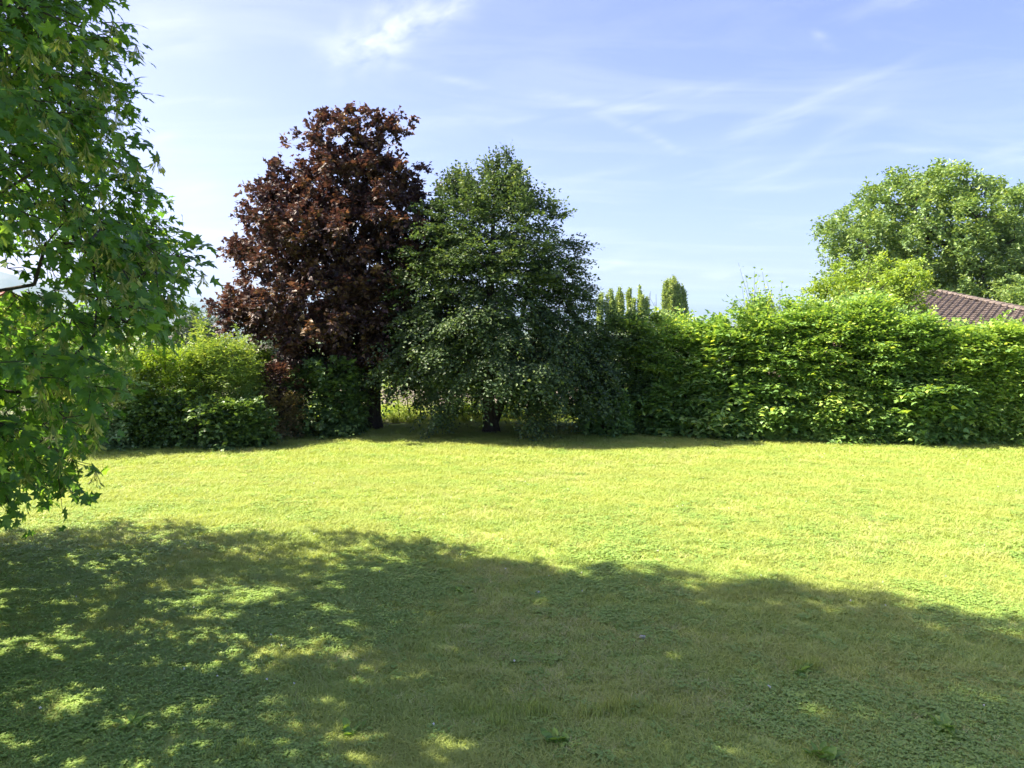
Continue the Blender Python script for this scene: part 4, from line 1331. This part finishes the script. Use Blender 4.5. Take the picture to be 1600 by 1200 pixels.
# power pylon in the haze
M['steel'] = mat_plain('galvanised_steel', [(.3, (.22, .23, .24)), (.7, (.32, .33, .34))], 1.0, 0.6, 0)
pb_ = at(341, 520, 1000.0)
gz = float(land_z(pb_[0:1], pb_[1:2])[0])
py_top = at(341, 489, 1000.0)[2] - gz
pyl = empty('power_pylon', (pb_[0], 1000.0, gz), 'thin lattice power pylon in the haze right of the conical conifer', 'pylon')
lv_ = np.linspace(0, 1, 9)
S0, S1 = [], []
def corner(f, k):
    wv = 3.6 * (1 - f) ** 1.3 + .5
    return np.array([wv * (1 if k in (0, 3) else -1), wv * (1 if k < 2 else -1), f * py_top])
for f0, f1_ in zip(lv_[:-1], lv_[1:]):
    for k in range(4):
        k2 = (k + 1) % 4
        S0 += [corner(f0, k), corner(f0, k), corner(f0, k2)]; S1 += [corner(f1_, k), corner(f1_, k2), corner(f1_, k)]
a, b = tubes(np.array(S0), np.array(S1), np.full(len(S0), .16), np.full(len(S0), .16), 4)
mobj('tower', tri_mesh('tower', a, b, M['steel']), pyl, False)
for f in (.70, .82, .93):
    sp_ = 7.5 - 4 * abs(f - .70)
    arm = [((-sp_, 0, f * py_top), (sp_, 0, f * py_top)), ((-sp_, 0, f * py_top), (0, 0, f * py_top + 1.6)), ((sp_, 0, f * py_top), (0, 0, f * py_top + 1.6))]
    a, b = tubes(np.array([q[0] for q in arm]), np.array([q[1] for q in arm]), np.full(3, .16), np.full(3, .16), 4)
    mobj('crossarm', tri_mesh('crossarm', a, b, M['steel']), pyl, False)

# ------------------------------------------------------------------ grass, clover and small things on the lawn
def mat_blade(name, mul=(1, 1, 1), trans=.35, plain=None):
    m, t = new_mat(name)
    oi = t.n('ShaderNodeObjectInfo')
    col = grass_colour(t, oi.outputs['Random']) if plain is None else t.mix(oi.outputs['Random'], plain[0], plain[1])
    col = t.mix(1.0, col, mul, 'MULTIPLY')
    p = t.n('ShaderNodeBsdfPrincipled')
    t.l(col, p.inputs['Base Color'])
    p.inputs['Roughness'].default_value = .5
    p.inputs['Specular IOR Level'].default_value = .3
    tr = t.n('ShaderNodeBsdfTranslucent')
    t.l(t.mix(1.0, col, (1.25, 1.15, .5), 'MULTIPLY'), tr.inputs[0])
    mx = t.n('ShaderNodeMixShader')
    mx.inputs[0].default_value = trans
    t.l(p.outputs[0], mx.inputs[1]); t.l(tr.outputs[0], mx.inputs[2])
    o = t.n('ShaderNodeOutputMaterial')
    t.l(mx.outputs[0], o.inputs[0])
    return m


M['blade'] = mat_blade('grass_blade')
M['straw'] = mat_blade('dry_grass_blade', plain=((.33, .37, .13), (.50, .50, .22)), trans=.2)
M['clover'] = mat_blade('clover_leaf', plain=((.21, .34, .078), (.29, .42, .10)), trans=.3)


def tuft(n, rad, h, wd, lean, rng, flatness=1.0):
    ang = rng.uniform(0, 2 * math.pi, n)
    r = rad * np.sqrt(rng.random(n))
    b = np.stack([r * np.cos(ang), r * np.sin(ang), np.full(n, -.005)], 1)
    az = rng.uniform(0, 2 * math.pi, n)
    d = np.stack([np.cos(az), np.sin(az), np.zeros(n)], 1)
    s = np.stack([-np.sin(az), np.cos(az), np.zeros(n)], 1)
    hh = h * rng.uniform(.45, 1.15, n)
    ln = lean * rng.uniform(.2, 1.4, n)
    w2 = wd * rng.uniform(.7, 1.2, n) / 2
    m1 = b + d * (hh * ln * .3)[:, None] + Z * (hh * .55)[:, None]
    tp = b + d * (hh * ln)[:, None] + Z * (hh * rng.uniform(.75, 1.0, n))[:, None]
    Vv = np.stack([b - s * w2[:, None], b + s * w2[:, None], m1 + s * (w2 * .85)[:, None], m1 - s * (w2 * .85)[:, None], tp], 1).reshape(-1, 3)
    f = np.array([(0, 1, 2), (0, 2, 3), (3, 2, 4)])
    Ff = (f[None] + (np.arange(n) * 5)[:, None, None]).reshape(-1, 3)
    return Vv, Ff


def clover_patch(n, rad, rng):
    parts = []
    ang = rng.uniform(0, 2 * math.pi, n)
    r = rad * np.sqrt(rng.random(n))
    c = np.stack([r * np.cos(ang), r * np.sin(ang), rng.uniform(.014, .034, n)], 1)
    for k in range(3):
        az = ang + k * 2.094 + rng.normal(0, .2, n)
        D_ = np.stack([np.cos(az), np.sin(az), rng.normal(0.05, .2, n)], 1)
        lf = (np.array([(0, 0, 0), (.34, .45, .02), (.30, .85, 0), (0, .95, -.02), (-.30, .85, 0), (-.34, .45, .02)], float), np.array([(0, 1, 3), (1, 2, 3), (0, 3, 5), (3, 4, 5)]))
        parts.append(stamp(lf, c, nrm(D_), nrm(rng.normal(0, .25, (n, 3)) + Z), np.full(n, .017) * rng.uniform(.7, 1.3, n), np.zeros(n)))
    a, b, _ = join(parts)
    return a, b


rng = np.random.default_rng(200)
src = bpy.data.collections.new('turf_pieces')       # not linked to the scene: only the pieces the grass is made of
variants = []
for q in range(4):
    variants.append(tri_mesh('turf_%d' % q, *tuft(34, .085, .034 + .006 * q, .0052, 1.6, rng), M['blade']))
for q in range(2):
    variants.append(tri_mesh('turf_%d' % (4 + q), *tuft(26, .085, .046, .0042, 1.6, rng), M['straw']))
for q in range(2):
    variants.append(tri_mesh('turf_%d' % (6 + q), *clover_patch(24, .085, rng), M['clover']))
variants.append(tri_mesh('turf_8', *tuft(36, .07, .13, .0055, .5, rng), M['blade']))
for q, me in enumerate(variants):
    o = bpy.data.objects.new('turf_piece_%02d' % q, me)
    src.objects.link(o)


def lawn_points(n, x0, x1, y0, y1):
    x = rng.uniform(x0, x1, n); y = rng.uniform(y0, y1, n)
    ok = (y < hedge_y(x) + .5 + 1.2 * np.exp(-((x + .8) / 2.6) ** 2)) & (np.abs(x) < .80 * y + 2.0)
    return x[ok], y[ok]


zones = [(lawn_points(42000, -9, 9, 2.6, 8.5), 1.0), (lawn_points(46000, -15, 15, 8.5, 14.5), 1.25), (lawn_points(42000, -19, 19, 14.5, 22.5), 1.6)]
gx = np.concatenate([z_[0][0] for z_ in zones]); gy = np.concatenate([z_[0][1] for z_ in zones])
gs = np.concatenate([np.full(len(z_[0][0]), z_[1]) for z_ in zones]) * rng.uniform(.75, 1.2, len(gx))
n = len(gx)
dryf = .6 * value_noise(gx + 50, gy + 50, 61, 1.7) + .4 * value_noise(gx + 50, gy + 50, 62, .6)
dry_bias = .14 * np.clip((gx - 1.5) / 4, 0, 1) * np.clip((10 - gy) / 3, 0, 1)
clf = .6 * value_noise(gx + 90, gy + 90, 63, 1.2) + .4 * value_noise(gx + 90, gy + 90, 64, .45) + .16 * np.clip((1.5 - gx) / 4, -1, 1) * (gy < 9) + .08 * (gy < 6.5)
u = rng.random(n)
idx = rng.integers(0, 4, n)
idx = np.where(u < np.clip((dryf + dry_bias - .55) * 1.6, 0.02, .28), rng.integers(4, 6, n), idx)
idx = np.where(rng.random(n) < np.clip((clf - .46) * 2.2, 0.05, .55) * np.clip((12 - gy) / 4, .06, 1), rng.integers(6, 8, n), idx)
# a few taller tufts left by the mower
for (tx, ty, tn, tr_) in [(975, 1107, 26, .22), (810, 1117, 20, .20), (1180, 925, 10, .2), (700, 885, 6, .12), (1245, 1040, 10, .15), (380, 1175, 8, .15)]:
    d_ = pix_dir(tx, ty); k = -EYE / d_[2]
    c = d_ * k
    gx = np.concatenate([gx, c[0] + rng.normal(0, tr_, tn)]); gy = np.concatenate([gy, c[1] + rng.normal(0, tr_ * .5, tn)])
    gs = np.concatenate([gs, rng.uniform(.6, 1.0, tn)]); idx = np.concatenate([idx, np.full(tn, 8)])
hx_ = rng.uniform(-14, 16, 900)
hy_ = hedge_y(hx_) - .45 + rng.normal(0, .28, 900)
ok = (np.abs(hx_) < .78 * hy_ + 1.5) & (rng.random(900) < .35 + .65 * value_noise(hx_ + 60, hy_ + 60, 71, .8))
hx_, hy_ = hx_[ok], hy_[ok]
bx2, by2 = rng.uniform(-8, 6, 1500), rng.uniform(21.4, 25.6, 1500)
hx_, hy_ = np.concatenate([hx_, bx2]), np.concatenate([hy_, by2])
gx = np.concatenate([gx, hx_]); gy = np.concatenate([gy, hy_]); gs = np.concatenate([gs, rng.uniform(.7, 1.5, len(hx_)) * np.where(hy_ > 21.3, 1.7, 1.0)])
idx = np.concatenate([idx, np.where(rng.random(len(hx_)) < .6, 8, 6)])
n = len(gx)
gz_ = land_z(gx, gy)
me = bpy.data.meshes.new('grass')
me.vertices.add(n)
me.vertices.foreach_set('co', np.stack([gx, gy, gz_], 1).astype(np.float32).ravel())
for nm, ty, arr in (('piece', 'INT', idx.astype(np.int32)), ('size', 'FLOAT', gs.astype(np.float32)), ('turn', 'FLOAT', rng.uniform(0, 6.283, n).astype(np.float32))):
    at_ = me.attributes.new(nm, ty, 'POINT')
    at_.data.foreach_set('value', arr)
gr = mobj('grass', me, label='short mown lawn grass with clover and dry straw patches', category='grass', kind='stuff')
ng = bpy.data.node_groups.new('grass_on_lawn', 'GeometryNodeTree')
ng.interface.new_socket('Geometry', in_out='INPUT', socket_type='NodeSocketGeometry')
ng.interface.new_socket('Geometry', in_out='OUTPUT', socket_type='NodeSocketGeometry')
nn = ng.nodes
gi, go = nn.new('NodeGroupInput'), nn.new('NodeGroupOutput')
m2p = nn.new('GeometryNodeMeshToPoints')
iop = nn.new('GeometryNodeInstanceOnPoints')
ci = nn.new('GeometryNodeCollectionInfo')
ci.inputs['Collection'].default_value = src
ci.inputs['Separate Children'].default_value = True
ci.inputs['Reset Children'].default_value = True
def named(nm, ty):
    a_ = nn.new('GeometryNodeInputNamedAttribute'); a_.data_type = ty
    a_.inputs['Name'].default_value = nm
    return a_.outputs[0]
cx3 = nn.new('ShaderNodeCombineXYZ')
e2r = nn.new('FunctionNodeEulerToRotation')
lk = ng.links.new
lk(gi.outputs[0], m2p.inputs[0]); lk(m2p.outputs[0], iop.inputs['Points']); lk(ci.outputs[0], iop.inputs['Instance'])
iop.inputs['Pick Instance'].default_value = True
lk(named('piece', 'INT'), iop.inputs['Instance Index'])
lk(named('turn', 'FLOAT'), cx3.inputs[2]); lk(cx3.outputs[0], e2r.inputs[0]); lk(e2r.outputs[0], iop.inputs['Rotation'])
lk(named('size', 'FLOAT'), iop.inputs['Scale'])
lk(iop.outputs[0], go.inputs[0])
md = gr.modifiers.new('grass', 'NODES')
md.node_group = ng

# white clover heads
rng = np.random.default_rng(210)
M['petal'] = mat_plain('white_petals', [(.3, (.65, .64, .60)), (.7, (.8, .79, .76))], 20, .8, 0)
parts = []
x, y = lawn_points(420, -14, 14, 3.5, 19.5)
for xx, yy in zip(x, y):
    k = 9
    q = nrm(rng.normal(0, 1, (k, 3)))
    c = np.array([xx, yy, float(land_z(np.array([xx]), np.array([yy]))[0]) + .055])
    parts.append(stamp(DIAMOND, np.repeat(c[None], k, 0), q, nrm(rng.normal(0, 1, (k, 3))), np.full(k, .011), np.zeros(k)))
a, b, c = join(parts)
mobj('clover_flowers', tri_mesh('clover_flowers', a, b, M['petal']), label='tiny white clover flowers scattered over the lawn', category='flowers', kind='stuff')


def on_lawn(px, py):
    d_ = pix_dir(px, py)
    c = d_ * (-EYE / d_[2])
    return np.array([c[0], c[1], float(land_z(c[0:1], c[1:2])[0])])


# broad-leaved weeds in the turf
M['weed'] = mat_leaf('weed_leaf', [(0, (.06, .11, .025)), (.6, (.10, .165, .035)), (1, (.16, .23, .05))], .4, gain=2.3)
for q, (px, py, lab, s_) in enumerate([(868, 1158, 'bright broad-leaved weed rosette at the bottom centre of the lawn', .10), (552, 1142, 'low broad-leaved weed left of the bottom centre', .08),
                                       (1285, 1180, 'pale broad-leaved weed at the bottom edge, right of centre', .09), (1478, 1140, 'leafy weed near the dry grass at lower right', .10),
                                       (1258, 1052, 'dark leafy weed beside a dry patch, right foreground', .08), (205, 1130, 'leafy weed near the sun patch at lower left', .08), (720, 925, 'dark grass weed at the edge of the shade', .06)]):
    c = on_lawn(px, py)
    n = 16
    az = rng.uniform(0, 6.283, n)
    D_ = np.stack([np.cos(az), np.sin(az), rng.uniform(.15, .9, n)], 1)
    v1, f1, t1 = stamp(OVAL, np.repeat(c[None], n, 0) + rng.normal(0, .03, (n, 3)) * np.array([1, 1, 0]) + Z * .02, nrm(D_), nrm(rng.normal(0, .3, (n, 3)) + Z), s_ * rng.uniform(.6, 1.2, n), rng.random(n))
    o = tri_mesh('weed', v1 - c, f1, M['weed'], t1)
    ob = mobj('weed', o, label=lab, category='weed', group='weeds in the lawn')
    ob.location = c

# pale stones on the grass
M['stone'] = mat_plain('white_stone', [(.3, (.22, .21, .18)), (.55, (.45, .44, .41)), (.7, (.55, .54, .52))], 40, .8, .2)
for px, py, s_, lab in [(1004, 997, .024, 'white stone lying in the sun patch of the shaded lawn'), (840, 927, .020, 'white stone at the sharp notch of the shade edge')]:
    c = on_lawn(px, py)
    ph, thn = 7, 10
    vv = [(0, 0, -1.0)]
    for i_ in range(1, ph):
        for j_ in range(thn):
            a1_, a2_ = math.pi * i_ / ph - math.pi / 2, 2 * math.pi * j_ / thn
            k = 1 + .18 * rng.normal()* .6
            vv.append((1.3 * k * math.cos(a1_) * math.cos(a2_), .9 * k * math.cos(a1_) * math.sin(a2_), .75 * k * math.sin(a1_)))
    vv.append((0, 0, .75))
    ff = []
    for j_ in range(thn):
        ff.append((0, 1 + (j_ + 1) % thn, 1 + j_))
        ff.append((len(vv) - 1, 1 + (ph - 2) * thn + j_, 1 + (ph - 2) * thn + (j_ + 1) % thn))
        for i_ in range(ph - 2):
            a_, b_ = 1 + i_ * thn + j_, 1 + i_ * thn + (j_ + 1) % thn
            ff += [(a_, b_, b_ + thn), (a_, b_ + thn, a_ + thn)]
    ob = mobj('stone', tri_mesh('stone', np.array(vv) * s_, ff, M['stone'], smooth=True), label=lab, category='stone', group='stones on the lawn')
    ob.location = c + np.array([0, 0, .022])

# ------------------------------------------------------------------ haze over the valley
m, t = new_mat('valley_haze')
pv_ = t.n('ShaderNodeVolumePrincipled')
pv_.inputs['Color'].default_value = (.45, .70, 1.0, 1)
pv_.inputs['Density'].default_value = 4.0e-5
pv_.inputs['Anisotropy'].default_value = 0.0
o = t.n('ShaderNodeOutputMaterial')
t.l(pv_.outputs[0], o.inputs['Volume'])
mobj('haze', box_mesh('haze', -18500, 18500, -4500, 18500, -60, 800, m), kind='stuff', label='pale blue haze hanging over the valley', category='haze')
